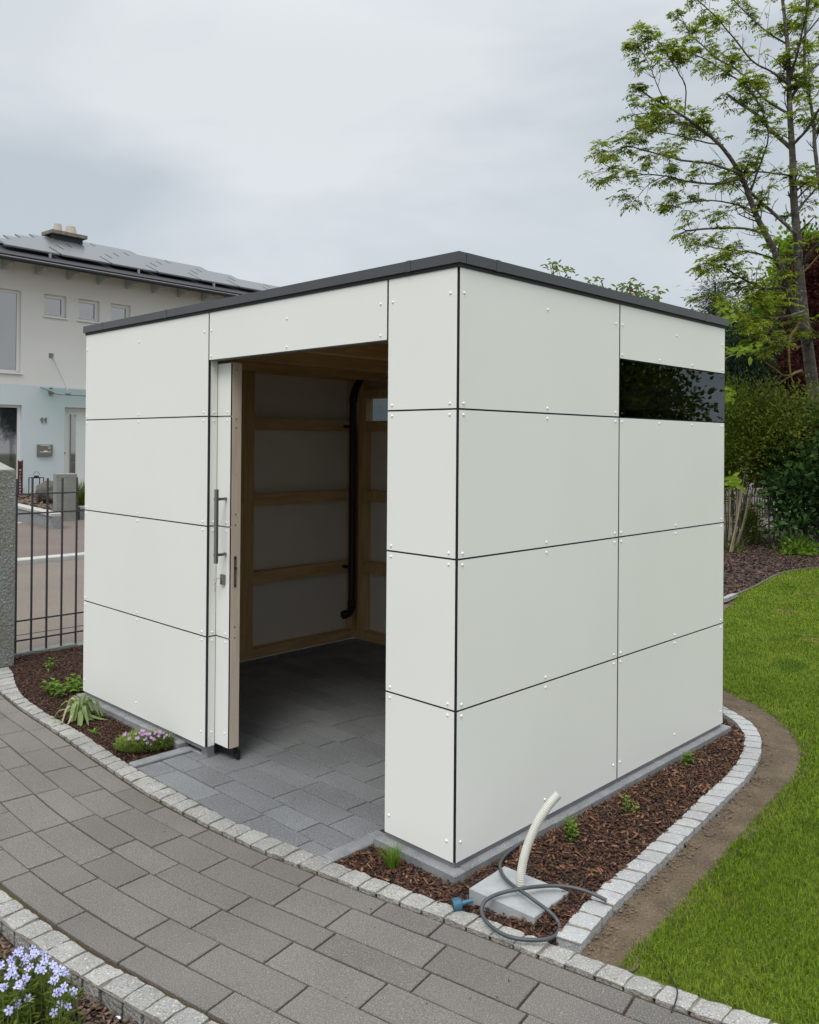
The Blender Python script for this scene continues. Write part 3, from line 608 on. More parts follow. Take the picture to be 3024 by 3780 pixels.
for z in (2.05, 1.79, 1.745, 1.29, 1.235, .70, .645, 1.50):
    r = .0042 if z != 1.5 else .002; o.cyl((dX1-.0005, .090, z), (dX1+.0009, .0905, z), r, 10)
o.build('bolt_hole', 'knot', door)
o = MB(); o.box((-1.70, .090, .030), (-1.625, .116, .067)); o.box((-1.632, .112, .002), (-1.610, .124, .05)); o.build('floor_guide', 'black', door)
# key ring hanging in the lock
kr = thing('key_ring', 'small bunch of keys hanging from the door lock', 'keys', (-1.676, .044, .965))
o = MB(); o.cyl((-1.6755,.0448,.958), (-1.6755,.026,.957), .0022, 8); o.tube([(-1.6755,.030,.957),(-1.690,.027,.953),(-1.700,.026,.951)], .0028, 6); o.build('key', 'chrome', kr)
o = MB(); o.tube([(-1.7035+.0125*math.cos(a), .026, .942+.0125*math.sin(a)) for a in np.linspace(0, 2*math.pi, 19)], .0011, 6); o.build('ring', 'chrome', kr)
o = MB(); o.obox((-1.704,.025,.921), (.0042,0,0), (0,.0018,0), (0,0,.009)); o.obox((-1.7035,.0247,.898), (.0022,0,0), (0,.001,0), (0,0,.016))
for z in (.905,.897,.889): o.obox((-1.7005,.0247,z), (.0018,0,0), (0,.001,0), (0,0,.0025))
o.build('key', 'chrome', kr)
# drain pipe inside, near the back left corner
px_ = XL+.20; o = MB(); yq = 2.14
path = [(px_+.02, 2.25, 2.30), (px_+.01, 2.215, 2.20), (px_, 2.165, 2.11), (px_, 2.142, 2.05), (px_, yq, 1.9), (px_, yq, .36), (px_, yq-.006, .325), (px_, yq-.022, .30), (px_, yq-.045, .292), (px_, yq-.085, .292)]
o.tube(path, .030, 16); o.tube([(px_, yq-.06, .292), (px_, yq-.09, .292)], .0335, 16); o.tube([(px_, yq, .335),(px_,yq,.39)], .0335, 16); o.tube([(px_-.002, 2.150, 2.06),(px_, yq, 2.0)], .0335, 16)
o.build('drain_pipe', 'black', shed, True)
o = MB()
for z in (1.79, .65): o.box((XL+T-.005, yq-.012, z), (px_-.02, yq+.012, z+.025))
o.build('pipe_bracket', 'black', shed)
# base profile and concrete footing strips
o = MB(); 
for a_, b_ in (((XL+.02, .010, .034), (XJ-.001, .014, .0615)), ((XD+.001, .010, .034), (-.0105, .014, .0615)), ((-.0145, .0145, .034), (-.0105, YD-.012, .0615)), ((XJ-.06,.0145,.0),(XJ-.002,.055,.0595))): o = MB(); o.box(a_, b_); o.build('base_profile', 'alu', shed)
random.seed(9)
def foot(x0, y0, x1, y1):
    o = MB(); L_ = max(x1-x0, y1-y0); nseg = max(1, int(L_/.55+.5))
    for i in range(nseg):
        a, b = i/nseg, (i+1)/nseg; z = .036+random.uniform(-.0015,.0015)
        if x1-x0 > y1-y0: o.prism([(x0+(x1-x0)*a+.002,y0),(x0+(x1-x0)*b-.002,y0),(x0+(x1-x0)*b-.002,y1),(x0+(x1-x0)*a+.002,y1)], -.1, z, ch=.006)
        else: o.prism([(x0,y0+(y1-y0)*a+.002),(x1,y0+(y1-y0)*a+.002),(x1,y0+(y1-y0)*b-.002),(x0,y0+(y1-y0)*b-.002)], -.1, z, ch=.006)
    return o.build('footing_strip', 'concrete', shed)
foot(XL-.028, -.030, XJ-.215, .035); foot(XD-.03, -.030, .030, .035); foot(-.035, .0352, .030, YD+.05); foot(XL-.028, YD-.03, -.036, YD+.05); foot(XL-.028, .0352, XL+.04, YD-.031)

# ------------------------------------------------------------------ conduit block, conduit, hose, blue fitting, cable
s6 = lambda x, y, z=0.: G(1200+x*.6957, 2700+y*.6957, z)
blk = [s6(a_, b_, z_) for a_, b_, z_ in ((765,830,.058),(1110,985,.040),(1295,850,.036),(950,712,.052))]
cB_ = sum(blk)/4; ins = [p+(cB_-p)*.025 for p in blk]
o = MB(); o.add([(*p[:2], -.05) for p in blk]+[p-np.array([0,0,.003]) for p in blk]+ins, [(0,1,5,4),(1,2,6,5),(2,3,7,6),(3,0,4,7),(4,5,9,8),(5,6,10,9),(6,7,11,10),(7,4,8,11),(8,9,10,11)]); tag(o.build('concrete_block', 'block'), 'flat grey concrete block sunk in the bark mulch by the near corner', 'concrete block')
pb = s6(1035, 832, .048); o = MB(); Rr = []
dref = CM[2]@(pb-CAM)
pth = [(1036,835),(1038,790),(1043,735),(1053,680),(1068,625),(1088,570),(1112,515),(1140,462),(1170,415),(1203,372),(1240,332)]
base = [DP(1200+a*.6957, 2700+b*.6957, dref+.05*i/10) for i, (a, b) in enumerate(pth)]; base[0] = pb-np.array([0,0,.03])
fine = []; 
for i in range(len(base)-1):
    for q in np.linspace(0, 1, 22, endpoint=False): fine.append(base[i]*(1-q)+base[i+1]*q)
for _ in range(25):
    fine = [fine[0]]+[(fine[i-1]+2*fine[i]+fine[i+1])/4 for i in range(1, len(fine)-1)]+[fine[-1]]
o.tube(fine, [.0152+(.0014 if (i//2)%2 else 0) for i in range(len(fine))], 14); 
cdt = thing('corrugated_conduit', 'cream ribbed conduit pipe curving up out of the concrete block', 'conduit', pb)
o.build('pipe', 'pipe', cdt, True)
hp = [(1055,585,.03),(1010,612,.03),(960,650,.03),(925,690,.04),(925,740,.068),(960,790,.070),(1010,828,.068),(1060,858,.078),(1100,890,.068),(1150,925,.060),(1200,962,.052),(1235,1000,.030),(1250,1040,.02),(1238,1078,.022),(1200,1100,.025),(1150,1108,.025),(1080,1108,.025),(1000,1100,.026),(940,1078,.026),(885,1040,.026),(845,1000,.028),(825,958,.035),(833,915,.055),(862,885,.066),(905,866,.068),(960,850,.070),(1010,840,.076),(1060,830,.080),(1120,824,.070),(1180,818,.064),(1250,818,.062),(1320,828,.062),(1380,845,.060),(1440,868,.052),(1495,898,.046)]
hq = [s6(a, b, z) for a, b, z in hp]; hf = []
for i in range(len(hq)-1):
    for q in np.linspace(0, 1, 8, endpoint=False): hf.append(hq[i]*(1-q)+hq[i+1]*q)
hf.append(hq[-1])
for _ in range(40): hf = [hf[0]]+[(hf[i-1]+2*hf[i]+hf[i+1])/4 for i in range(1, len(hf)-1)]+[hf[-1]]
hs_ = thing('garden_hose', 'dark grey hose looped over the concrete block and the kerb', 'hose', hf[0])
o = MB(); o.tube(hf, .0068, 10); o.build('hose', 'hose', hs_, True)
e_ = hf[-1]; dd = hf[-1]-hf[-2]; dd /= np.linalg.norm(dd); o = MB(); o.cyl(e_, e_+dd*.002, .0045, 10); o.build('cut_end', 'pipe', hs_)
bf = thing('hose_fitting', 'blue plastic hose coupling lying at the kerb beside the concrete block', 'hose coupling', s6(715, 915, .02))
c0, c1 = s6(690, 925, .018), s6(725, 918, .020); ax = (c1-c0); ax[2] = 0.002; ax /= np.linalg.norm(ax); ctr = s6(712, 918, .018)
o = MB(); pf = [(-.024,.019),(-.022,.022),(.003,.022),(.008,.018),(.010,.013)]
o.tube([ctr+ax*a for a, r in pf], [r for a, r in pf], 20)
sidev = np.cross(ax, [0,0,1]); 
for k in range(20):
    a = 2*math.pi*k/20; rv = sidev*math.cos(a)+np.array([0,0,1])*math.sin(a); tv = np.cross(ax, rv); o.obox(ctr+ax*-.009+rv*.022, ax*.011, rv*.0013, tv*.0018)
o.build('cap', 'blue', bf); o = MB(); o.cyl(ctr-ax*.0245, ctr-ax*.0235, .016, 16); o.build('cap_opening', 'black', bf)
o = MB(); o.tube([ctr+ax*.007, ctr+ax*.025+np.array([0,0,.003]), ctr+ax*.05+np.array([0,0,.004])], [.009,.008,.0075], 10); o.build('stem', 'blue', bf)
s8 = lambda x, y, z=0.: G(2000+x*.5936, 2500+y*.5936, z)
cp = [s8(735,1735,.012),s8(760,1780,.014),s8(790,1840,.012),s8(815,1890,.014),s8(838,1925,.016),s8(845,1960,.018),s8(838,2000,.018),s8(825,2040,.014),s8(810,2065,.008),s8(806,2085,.005)]
o = MB(); o.tube(cp, .0022, 6); tag(o.build('thin_cable', 'black', None, True), 'thin black cable lying from the lawn across the kerb', 'cable')
# fallen bits on the paving
o = MB(); random.seed(8)
for i in range(60):
    s = random.uniform(2.5, 6.2); p = KP(s, random.uniform(.03, .8)); a = random.uniform(0, 6.28); l = random.uniform(.002, .006)
    o.leaf((p[0], p[1], .002), (math.cos(a), math.sin(a), .15), (0,0,1), l*1.8, l)
for i in range(14):
    p = (random.uniform(-1.8,-.5), random.uniform(-.2,.5)); a = random.uniform(0, 6.28); o.leaf((p[0], p[1], .002), (math.cos(a), math.sin(a), .15), (0,0,1), .012, .005)
tag(o.build('leaf_litter', 'chip'), 'scattered brown crumbs and bits of leaf on the paving', 'litter', kind='stuff')

# ------------------------------------------------------------------ plants near the shed
def npblades(name, C0, n, spread, L, w, m, parent, lean=(.1, .9), seg=3):
    o = MB()
    for i in range(n):
        a = random.uniform(0, 6.28); r = spread*math.sqrt(random.random()); p = np.array([C0[0]+r*math.cos(a), C0[1]+r*math.sin(a), C0[2]])
        b = a+random.uniform(-.8, .8); l = random.uniform(*L); ln = random.uniform(*lean); d = np.array([math.cos(b), math.sin(b), 0]); s = np.array([-math.sin(b), math.cos(b), 0])*w*.5
        pts = [p+d*l*math.sin(ln)*(t**1.6)+np.array([0, 0, l*(t*math.cos(ln*.7)-.25*ln*t*t)]) for t in np.linspace(0, 1, seg+1)]
        vs = []
        for k, q in enumerate(pts): f = (1, .95, .7, .1)[min(k, 3)] if seg == 3 else 1-k/seg*.9; vs += [q-s*f, q+s*f]
        o.add(vs, [(2*k, 2*k+1, 2*k+3, 2*k+2) for k in range(seg)])
    return o.build(name, m, parent)
def leafstem(o, os_, p, h, n, L, w, bend=0., r=.0015):
    a = random.uniform(0, 6.28); d = np.array([math.cos(a), math.sin(a), 0])*bend; pts = [p+d*h*t*t+np.array([0,0,h*t]) for t in np.linspace(0, 1, 5)]
    os_.tube(pts, [r*(1-.6*t) for t in np.linspace(0, 1, 5)], 5)
    for i in range(n):
        t = .15+.85*i/n; q = p+d*h*t*t+np.array([0,0,h*t]); b = i*2.4+random.uniform(-.4, .4); dz = random.uniform(-.1, .6)
        o.leaf(q, (math.cos(b), math.sin(b), dz), (0,0,1), L*random.uniform(.6, 1.1)*(1.15-.5*t), w*random.uniform(.7, 1.1)*(1.15-.4*t), fold=.18, droop=random.uniform(0, .25))
def cutleafy(name, lab, cat, c, R, n, H, L, w, m, group=None, stems=7):
    t = thing(name, lab, cat, c, group); o, s = MB(), MB()
    for i in range(stems):
        a = random.uniform(0, 6.28); r = R*math.sqrt(random.random()); leafstem(o, s, np.array([c[0]+r*math.cos(a), c[1]+r*math.sin(a), c[2]-.004]), H*random.uniform(.55, 1), n, L, w, random.uniform(0, .4))
    o.build('leaves', m, t); s.build('stems', 'gstem', t); return t
random.seed(31)
zA = lambda x, y, z=0.: G(x*.3478, 2400+y*.3478, z)
cutleafy('young_plant', 'smallest green seedling near the fence in the left bed', 'plant', zA(500,205), .03, 5, .10, .055, .022, 'l_fresh', 'young plants in the left bed', 3)
cutleafy('leafy_plant', 'spreading plant with lobed green leaves beside the left shed corner', 'plant', zA(700,440), .15, 6, .11, .075, .030, 'l_fresh', None, 16)
# soft drooping rosette
c = zA(850, 735); t = thing('drooping_plant', 'grey-green plant with long limp drooping leaves in the left bed', 'plant', c); o, o2 = MB(), MB()
for i in range(44):
    b = random.uniform(0, 6.28); l = random.uniform(.08, .24); w = random.uniform(.012, .028); H = random.uniform(.03, .13); s = np.array([-math.sin(b), math.cos(b), 0])*w*.5; d = np.array([math.cos(b), math.sin(b), 0])
    tw_ = random.uniform(-.5,.5); pts = [c+(d+np.array([-d[1],d[0],0])*tw_*t_)*l*(t_*.75)+np.array([0, 0, max(.004, H*math.sin(min(1, t_*random.uniform(1.0,1.3))*math.pi*.95))]) for t_ in np.linspace(.02, 1, 7)]
    f = [.25, .4, .75, 1, 1, .75, .15]; vs = []
    for q, k in zip(pts, f): vs += [q-s*k, q-np.array([0,0,.004*k]), q+s*k]
    (o2 if i in (3, 17, 30) else o).add(vs, [(3*k, 3*k+1, 3*k+4, 3*k+3) for k in range(6)]+[(3*k+1, 3*k+2, 3*k+5, 3*k+4) for k in range(6)])
o.build('leaves', 'l_hosta', t, True); o2.build('wilted_leaves', 'l_pale', t, True)
npb = npblades('seedling', zA(995,880), 16, .012, (.02,.05), .008, 'l_fresh', None, (.8, 1.4)); tag(npb, 'tiny light green sprout between the drooping plant and the pink flowers', 'plant')
# pink cushion phlox
c = G(525, 2765, .0); t = thing('pink_phlox', 'low green cushion with pink flowers at the forecourt edge', 'flowering plant', c); o = MB(); fl = MB(); fc = MB()
ax1 = G(640, 2748)-G(420, 2760); R1 = np.linalg.norm(ax1)/2*.95; ax1 /= np.linalg.norm(ax1); ax2 = np.array([-ax1[1], ax1[0], 0])
def flower(o, p, nrm, R, m=0, petw=.75):
    nrm = nrm/np.linalg.norm(nrm); x = np.cross(nrm, [.3,.5,.8]); x /= np.linalg.norm(x); y = np.cross(nrm, x); a0 = random.uniform(0, 6)
    for k in range(5):
        a = a0+k*2*math.pi/5; d = x*math.cos(a)+y*math.sin(a); s = np.cross(nrm, d); w = R*petw*.5; up = nrm*R*random.uniform(-.05,.16)
        o.add([p+d*R*.08-s*w*.2, p+d*R*.08+s*w*.2, p+d*R*.62+s*w+up*.5, p+d*R+s*w*.45+up, p+d*R*.93+up, p+d*R-s*w*.45+up, p+d*R*.62-s*w+up*.5], [(0,1,2,3,4,5,6)])
cc = c+np.array([0, .015, 0])
for i in range(3200):
    a = random.uniform(0, 6.28); r = math.sqrt(random.random()); lump = .75+.35*noise.noise(Vector((math.cos(a)*2, math.sin(a)*2, r*3)))
    p = cc+ax1*R1*r*math.cos(a)+ax2*R1*.70*r*math.sin(a); h = (.026+.068*math.sqrt(max(0, 1-r*r)))*lump
    z0 = h*random.uniform(.25, .95); b = a+random.uniform(-1, 1); d = (math.cos(b)*.8, math.sin(b)*.8, random.uniform(.3, 1.5)); o.leaf(p+np.array([0,0,z0]), d, (0,0,1), random.uniform(.020, .042), .0042, droop=random.uniform(0,.3))
for i in range(50):
    a = random.uniform(-1.2, 1.2) if i < 46 else random.uniform(0, 6.28); r = random.uniform(.3, 1.0)
    cl = random.choice([(0.1,-.35),(.15,-.3),(.55,-.25),(.75,-.1),(-.1,-.2),(.35,-.35),(-.75,.2),(-.6,.55),(.0,-.45),(.4,.1),(-.2,-.5),(.1,-.75),(.3,-.7),(-.4,-.6)]); q = (cl[0]+random.gauss(0,.09), cl[1]+random.gauss(0,.13))
    rr = min(1, math.hypot(*q)); p = cc+ax1*R1*q[0]+ax2*R1*.70*q[1]+np.array([0,0,(.026+.066*math.sqrt(max(0,1-rr*rr)))*random.uniform(.85,1.15)])
    fl = MB(); flower(fl, p, np.array([random.uniform(-.2,.7), random.uniform(-.9,.1), .8]), random.uniform(.007, .0105)); fl.build('flower', 'pink', t)
o.build('foliage', 'l_phlox', t)
# grass tuft by the pillar
npt = npblades('grass_tuft', G(1449, 3203, -.004), 150, .022, (.05,.115), .0028, 'l_fresh', None, (.05, .75)); tag(npt, 'small tuft of upright grass in front of the white corner pillar', 'grass tuft')
def sapling(c, H, lab, n=9, L=.03, st=4):
    t = thing('young_shrub', lab, 'young shrub', c, 'young shrubs planted along the right wall'); o, s = MB(), MB()
    for i in range(st): leafstem(o, s, np.array(c)+np.array([random.uniform(-.02,.02), random.uniform(-.02,.02), -.005]), H*random.uniform(.5, 1), n, L, L*.62, random.uniform(-.25, .25), .0018)
    o.build('leaves', 'l_fresh', t); s.build('stems', 'stem', t)
sapling(s8(180,1025,.01), .135, 'tallest of the young shrubs, nearest the cream conduit', 14, .028, 8)
sapling(s8(548,860,.01), .112, 'slim young shrub with few leaves, second from the conduit', 8, .030, 3)
sapling(s8(905,562,.01), .095, 'broad young shrub farthest along the right wall', 10, .030, 9)
npb = npblades('seedling', s8(905,635,.005), 14, .015, (.02,.045), .008, 'l_dark', None, (.6, 1.3)); tag(npb, 'tiny dark sprout in the bark just before the farthest young shrub', 'plant')
# blue phlox at the lower left
s5 = lambda x, y, z: G(x*.4638, 3200+y*.4638, z)
c = s5(250, 1180, -.03); t = thing('blue_phlox', 'clump of pale blue-violet five-petalled flowers at the lower left', 'flowering plant', c); o, fl, st, ey = MB(), MB(), MB(), MB(); random.seed(44)
pos = [(75,870),(115,812),(125,868),(160,690),(135,675),(200,715),(225,735),(270,700),(340,755),(350,690),(260,650),(435,790),(445,822),(505,835),(530,850),(310,800),(330,815),(205,880),(180,895),(135,960),(150,930),(40,940),(10,810),(0,790),(220,1045),(235,1060),(85,1150),(70,1140),(140,1070),(145,1100),(440,1000),(512,950),(590,990),(600,1020),(500,1110),(480,1095),(545,1110),(430,1160),(440,910),(425,890),(380,725),(20,960),(95,760),(100,735),(245,790),(170,660),(470,1000),(-40,880),(-60,1000),(-30,1090),(290,690),(185,745)]
random.seed(45); pos = pos+[(a+random.uniform(-28,28), b+random.uniform(-28,28)) for a, b in pos if b < 1000]
for (a, b) in pos:
    z = random.uniform(.105, .15)-(.05 if b > 1000 else 0); p = s5(a, b, z); nr = (CAM-p); nr /= np.linalg.norm(nr); nr = nr*.7+np.array([random.gauss(0,.45), random.gauss(0,.45), .35])
    R = random.uniform(.0095, .0132); fl = MB(); flower(fl, p, nr, R, petw=.62); nn = nr/np.linalg.norm(nr); fl.k = 1; flower(fl, p+nn*.0006, nn, .0028); fl.build('flower', ['viol', 'violc'], t)
    foot_ = np.array([p[0]+random.uniform(-.03,.03), p[1]+random.uniform(-.03,.03), -.04]); mid = (p+foot_)/2+np.array([random.uniform(-.01,.01)]*2+[0]); q = p-nn*.012; st.tube([foot_, mid, q, p], .0011, 5)
    for j in range(7):
        tt_ = random.uniform(.1, .9); qq = foot_*(1-tt_)+q*tt_; bb = random.uniform(0, 6.28); o.leaf(qq, (math.cos(bb), math.sin(bb), random.uniform(0,.8)), (0,0,1), random.uniform(.022,.045), .008, fold=.1, droop=.1)
for j in range(260):
    p = s5(random.gauss(130, 190), random.gauss(1080, 110), random.uniform(-.03, .03)); bb = random.uniform(0, 6.28); o.leaf(p, (math.cos(bb), math.sin(bb), random.uniform(.1,1)), (0,0,1), random.uniform(.025,.05), .008, fold=.1, droop=.15)
o.build('leaves', 'l_mid', t);  st.build('stems', 'gstem', t)
o = MB(); o.lathe(s5(935,1222,-.04), [(.004,0),(.010,.002),(.011,.006),(.006,.010),(.001,.011)], 10); tag(o.build('pebble', 'white', None, True), 'single pale pebble on the bark flakes at the lower left edge', 'pebble')

# ------------------------------------------------------------------ gatepost, fence, street
post = thing('granite_gatepost', 'rough granite gatepost with pyramid top at the left picture edge', 'gatepost', (-4.49, -.13, 0))
o = MB(); o.prism([(-4.63,-.26),(-4.362,-.26),(-4.362,.013),(-4.63,.013)], -.05, 1.452, ch=.008); o.build('shaft', 'granite', post)
o = MB(); z_ = 1.4522; a_ = [(-4.626,-.256,z_),(-4.366,-.256,z_),(-4.366,.009,z_),(-4.626,.009,z_),(-4.496,-.124,1.545)]; o.add(a_, [(0,1,4),(1,2,4),(2,3,4),(3,0,4)]); o.build('pyramid_top', 'sett', post)
fe = thing('metal_fence', 'dark metal bar fence between the gatepost and the shed', 'fence', (-4.62, 2.5, 0))
for i in range(40):
    y = .120+.1188*i; o = MB(); o.box((-4.6265, y-.0065, .0), (-4.6135, y+.0065, 1.372)); o.build('bar', 'fence', fe)
for z in (.119, .271, 1.101, 1.252):
    o = MB(); o.box((-4.6125, -.0, z-.006), (-4.6045, 4.9, z+.006)); o.build('rail', 'fence', fe)
o = MB(); random.seed(2); y = .02
while y < 5: l = random.uniform(.25,.6); o.prism([(-4.70,y),(-4.60,y),(-4.60,y+l-.01),(-4.70,y+l-.01)], -.1, .018+random.uniform(-.006,.006), ch=.004); y += l
struct(o.build('fence_kerb', 'granite'))
def sheet(name, pts, z, m): o = MB(); o.add([(x, y, z) for x, y in pts], [tuple(range(len(pts)))]); return struct(o.build(name, m))
sheet('pavement', [(-9.62,-30),(-5.40,-30),(-5.40,60),(-9.62,60)], -.012, 'asphalt'); sheet('pavement_edge', [(-5.385,-30),(-4.705,-30),(-4.705,60),(-5.385,60)], -.014, 'asphalt')
o = MB(); y = -20
while y < 50: o.prism([(-9.86,y),(-9.64,y),(-9.64,y+.99),(-9.86,y+.99)], -.1, .055, ch=.01); y += 1
struct(o.build('road_kerb', 'kerbstone'))
sheet('road', [(-15.0,-30),(-9.87,-30),(-9.87,60),(-15.0,60)], .035, 'asphalt2')
sheet('front_yard', [(-24,-30),(-15.001,-30),(-15.001,60),(-24,60)], -.03, 'dirt')
M['cobble'] = mat('cobble_paving', (.36,.35,.33), .9, (.16,.15,.13), 3.5, 2, bump=4, bscale=9, lo=.42, hi=.55)
sheet('cobbled_entrance', [(-21.9,-6),(-15.1,-6),(-15.1,4.95),(-19.6,4.75),(-21.9,6.9)], .0, 'cobble')
sB = lambda x, y, z=0.: G(x*.371, 1650+y*.371, z)
random.seed(6)
pl = thing('granite_pillar', 'squat grey granite pillar across the street', 'pillar', (-15.1, 5.1, 0)); o = MB()
o.prism([(-15.38,4.96),(-15.02,4.885),(-14.95,5.27),(-15.31,5.34)], -.05, .995, ch=.012); o.build('shaft', 'granite', pl)
def lowwall(pts, lab, h=.30, th=.16):
    t = thing('low_stone_wall', lab, 'low wall', (*pts[0], 0), 'low walls in front of the neighbouring house')
    for a, b in zip(pts[:-1], pts[1:]):
        a, b = np.array(a), np.array(b); d = (b-a)/np.linalg.norm(b-a); nn = np.array([-d[1], d[0]])*th/2
        o = MB(); q = [a-nn, b-nn, b+nn, a+nn]
        if np.cross(q[1]-q[0], q[2]-q[1]) < 0: q = q[::-1]
        o.prism([tuple(p) for p in q], -.05, h-.05, ch=.0); o.build('wall', 'concrete', t)
        o = MB(); q = [a-nn*1.3, b-nn*1.3, b+nn*1.3, a+nn*1.3]
        if np.cross(q[1]-q[0], q[2]-q[1]) < 0: q = q[::-1]
        o.prism([tuple(p) for p in q], h-.0499, h, ch=.0); o.build('coping', 'kerbstone', t)
wA, wB = sB(568,662,.32), sB(125,560,.32); lowwall([tuple(wA[:2]), tuple(wB[:2])], 'low stone wall running from the granite pillar to the house', .32)
lowwall([(-15.2,5.42),(-15.0,7.6),(-14.8,11)], 'low stone wall to the right of the granite pillar', .30)
sheet('planting_bed', [(-15.5,5.1),(-19.7,4.76),(-21.9,6.95),(-22.2,12),(-15.1,11)], .20, 'dirt')
gr_ = chips('gravel', [(-15.7,5.2),(-19.6,4.9),(-21.5,6.9),(-20,8.5),(-15.7,8)], 60, 'chipgrey', .20, L=(.05,.14), w=(.04,.09)); tag(gr_, 'loose stones and bark in the bed beside the boulder', 'gravel', kind='stuff')
def rock(c, r, lab):
    bm = bmesh.new(); bmesh.ops.create_icosphere(bm, subdivisions=4, radius=1)
    for v in bm.verts:
        k = 1+.28*noise.noise(v.co*1.3+Vector(c[:3]))+.1*noise.noise(v.co*4); v.co = Vector((v.co.x*r[0]*k, v.co.y*r[1]*k, v.co.z*r[2]*k))+Vector([float(q) for q in c])
    me = bpy.data.meshes.new('boulder'); bm.to_mesh(me); bm.free(); me.materials.append(M['stone']); ob = bpy.data.objects.new('boulder', me); COL.objects.link(ob); tag(ob, lab, 'boulder')
rock((-18.0, 6.08, .38), (.40,.44,.30), 'brown boulder in the bed left of the granite pillar')
# sign post with vertical lettering
sp = XP(275*.371, 1650+540*.371, -21.3); sg = thing('welcome_sign', 'rust-red upright steel strip with a vertical welcome word', 'sign', (-21.3, sp[1], .15))
dS = np.array([-.066,.998,0]); nS = np.array([.998,.066,0]); H_ = lambda s, z, off=0.: np.array([-22.5,0,0])+dS*s+nS*off+np.array([0,0,z])
def hbox(o, s0, s1, z0, z1, f0, f1, k=None): o.obox(H_((s0+s1)/2, (z0+z1)/2, (f0+f1)/2), dS*(s1-s0)/2, nS*(f1-f0)/2, np.array([0,0,(z1-z0)/2]), k)
ss = float((sp-H_(0,0))@dS); o = MB(); hbox(o, ss-.052, ss+.052, .12, 1.10, 1.18, 1.19); hbox(o, ss-.066, ss-.052, .12, 1.125, 1.18, 1.215); hbox(o, ss+.052, ss+.066, .12, 1.125, 1.18, 1.215); o.build('steel_strip', 'rust', sg)
def text(body, size, loc, rot, m, parent, nm='lettering', ext=.002):
    cu = bpy.data.curves.new('lettering', 'FONT'); cu.body = body; cu.size = size; cu.extrude = ext; cu.align_x = 'CENTER'; cu.align_y = 'CENTER'
    tmp = bpy.data.objects.new('tmp', cu); COL.objects.link(tmp); dg = bpy.context.evaluated_depsgraph_get(); me = bpy.data.meshes.new_from_object(tmp.evaluated_get(dg)); bpy.data.objects.remove(tmp)
    me.materials.clear(); me.materials.append(M[m]); me.transform(Matrix.Translation(Vector([float(c) for c in loc])) @ rot)
    ob = bpy.data.objects.new(nm, me); COL.objects.link(ob); ob.parent = parent; ob.matrix_parent_inverse = parent.matrix_world.inverted(); return ob
RW = Matrix(((dS[0],0,nS[0],0),(dS[1],0,nS[1],0),(0,1,0,0),(0,0,0,1)))
for i, ch in enumerate('WILLKOMMEN'): text(ch, .072, H_(ss, .85-i*.077, 1.193), RW, 'white', sg)
ls = float((XP(447*.371, 1650+500*.371, -22.0)-H_(0,0))@dS)
lt = thing('lantern', 'black metal lantern standing by the house wall', 'lantern', H_(ls, .1, .5)); o = MB()
for a in (-.155, .155):
    for b in (.35, .60): hbox(o, ls+a-.01, ls+a+.01, .05, .60, b-.01, b+.01)
for z in (.06, .60):
    for b in (.35, .60): hbox(o, ls-.165, ls+.165, z-.01, z+.01, b-.01, b+.01)
    for a in (-.155, .155): hbox(o, ls+a-.01, ls+a+.01, z-.0101, z+.0101, .36, .59)
hbox(o, ls-.165, ls+.165, .03, .05, .34, .61); o.build('frame', 'black', lt)
o = MB(); hbox(o, ls-.05, ls+.05, .615, .66, .43, .52); o.tube([H_(ls+.09*math.cos(a), .68+.09*math.sin(a), .475) for a in np.linspace(0, math.pi, 12)], .006, 6); o.build('handle', 'black', lt)
o = MB(); o.cyl(H_(ls-.02, .051, .475), H_(ls-.02, .21, .475), .024, 12); o.build('candle', 'yellow', lt)

# ------------------------------------------------------------------ neighbouring house
hs = thing('neighbouring_house', 'white two-storey house with pale blue ground floor and solar roof across the street', 'house', H_(12, 0, -4))
holes = [(5.2,7.22,3.60,5.97),(7.90,8.58,5.33,5.985),(8.96,9.65,5.33,5.985),(10.03,10.72,5.33,5.985),(5.2,7.27,.33,2.68),(8.56,9.86,.12,2.67)]
HS0, HS1 = 4.0, 24.5
ssv = sorted({HS0, HS1}|{h[0] for h in holes}|{h[1] for h in holes}); zv = sorted({-.1, 3.27, 7.0}|{h[2] for h in holes}|{h[3] for h in holes})
o = MB()
for a, b in zip(ssv[:-1], ssv[1:]):
    for c_, d_ in zip(zv[:-1], zv[1:]):
        ms, mz = (a+b)/2, (c_+d_)/2
        if any(h[0] < ms < h[1] and h[2] < mz < h[3] for h in holes): continue
        o.add([H_(a,c_), H_(b,c_), H_(b,d_), H_(a,d_)], [(0,1,2,3)], 1 if mz < 3.27 else 0)
for h in holes:
    k = 1 if h[3] < 3.27 else 0; a, b, c_, d_ = h; r = -.2
    for q in (((a,c_),(a,d_)), ((a,d_),(b,d_)), ((b,d_),(b,c_)), ((b,c_),(a,c_))): o.add([H_(*q[0]), H_(*q[1]), H_(*q[1], r), H_(*q[0], r)], [(0,1,2,3)], k)
for (s_, f_) in ((HS0, 1), (HS1, 1)): o.add([H_(s_,-.1), H_(s_,7.0), H_(s_,7.0,-9), H_(s_,-.1,-9)], [(0,1,2,3)], 0)
o.add([H_(HS0,-.1,-9), H_(HS1,-.1,-9), H_(HS1,7,-9), H_(HS0,7,-9)], [(3,2,1,0)], 0); o.build('wall', ['render', 'renderblue'], hs)
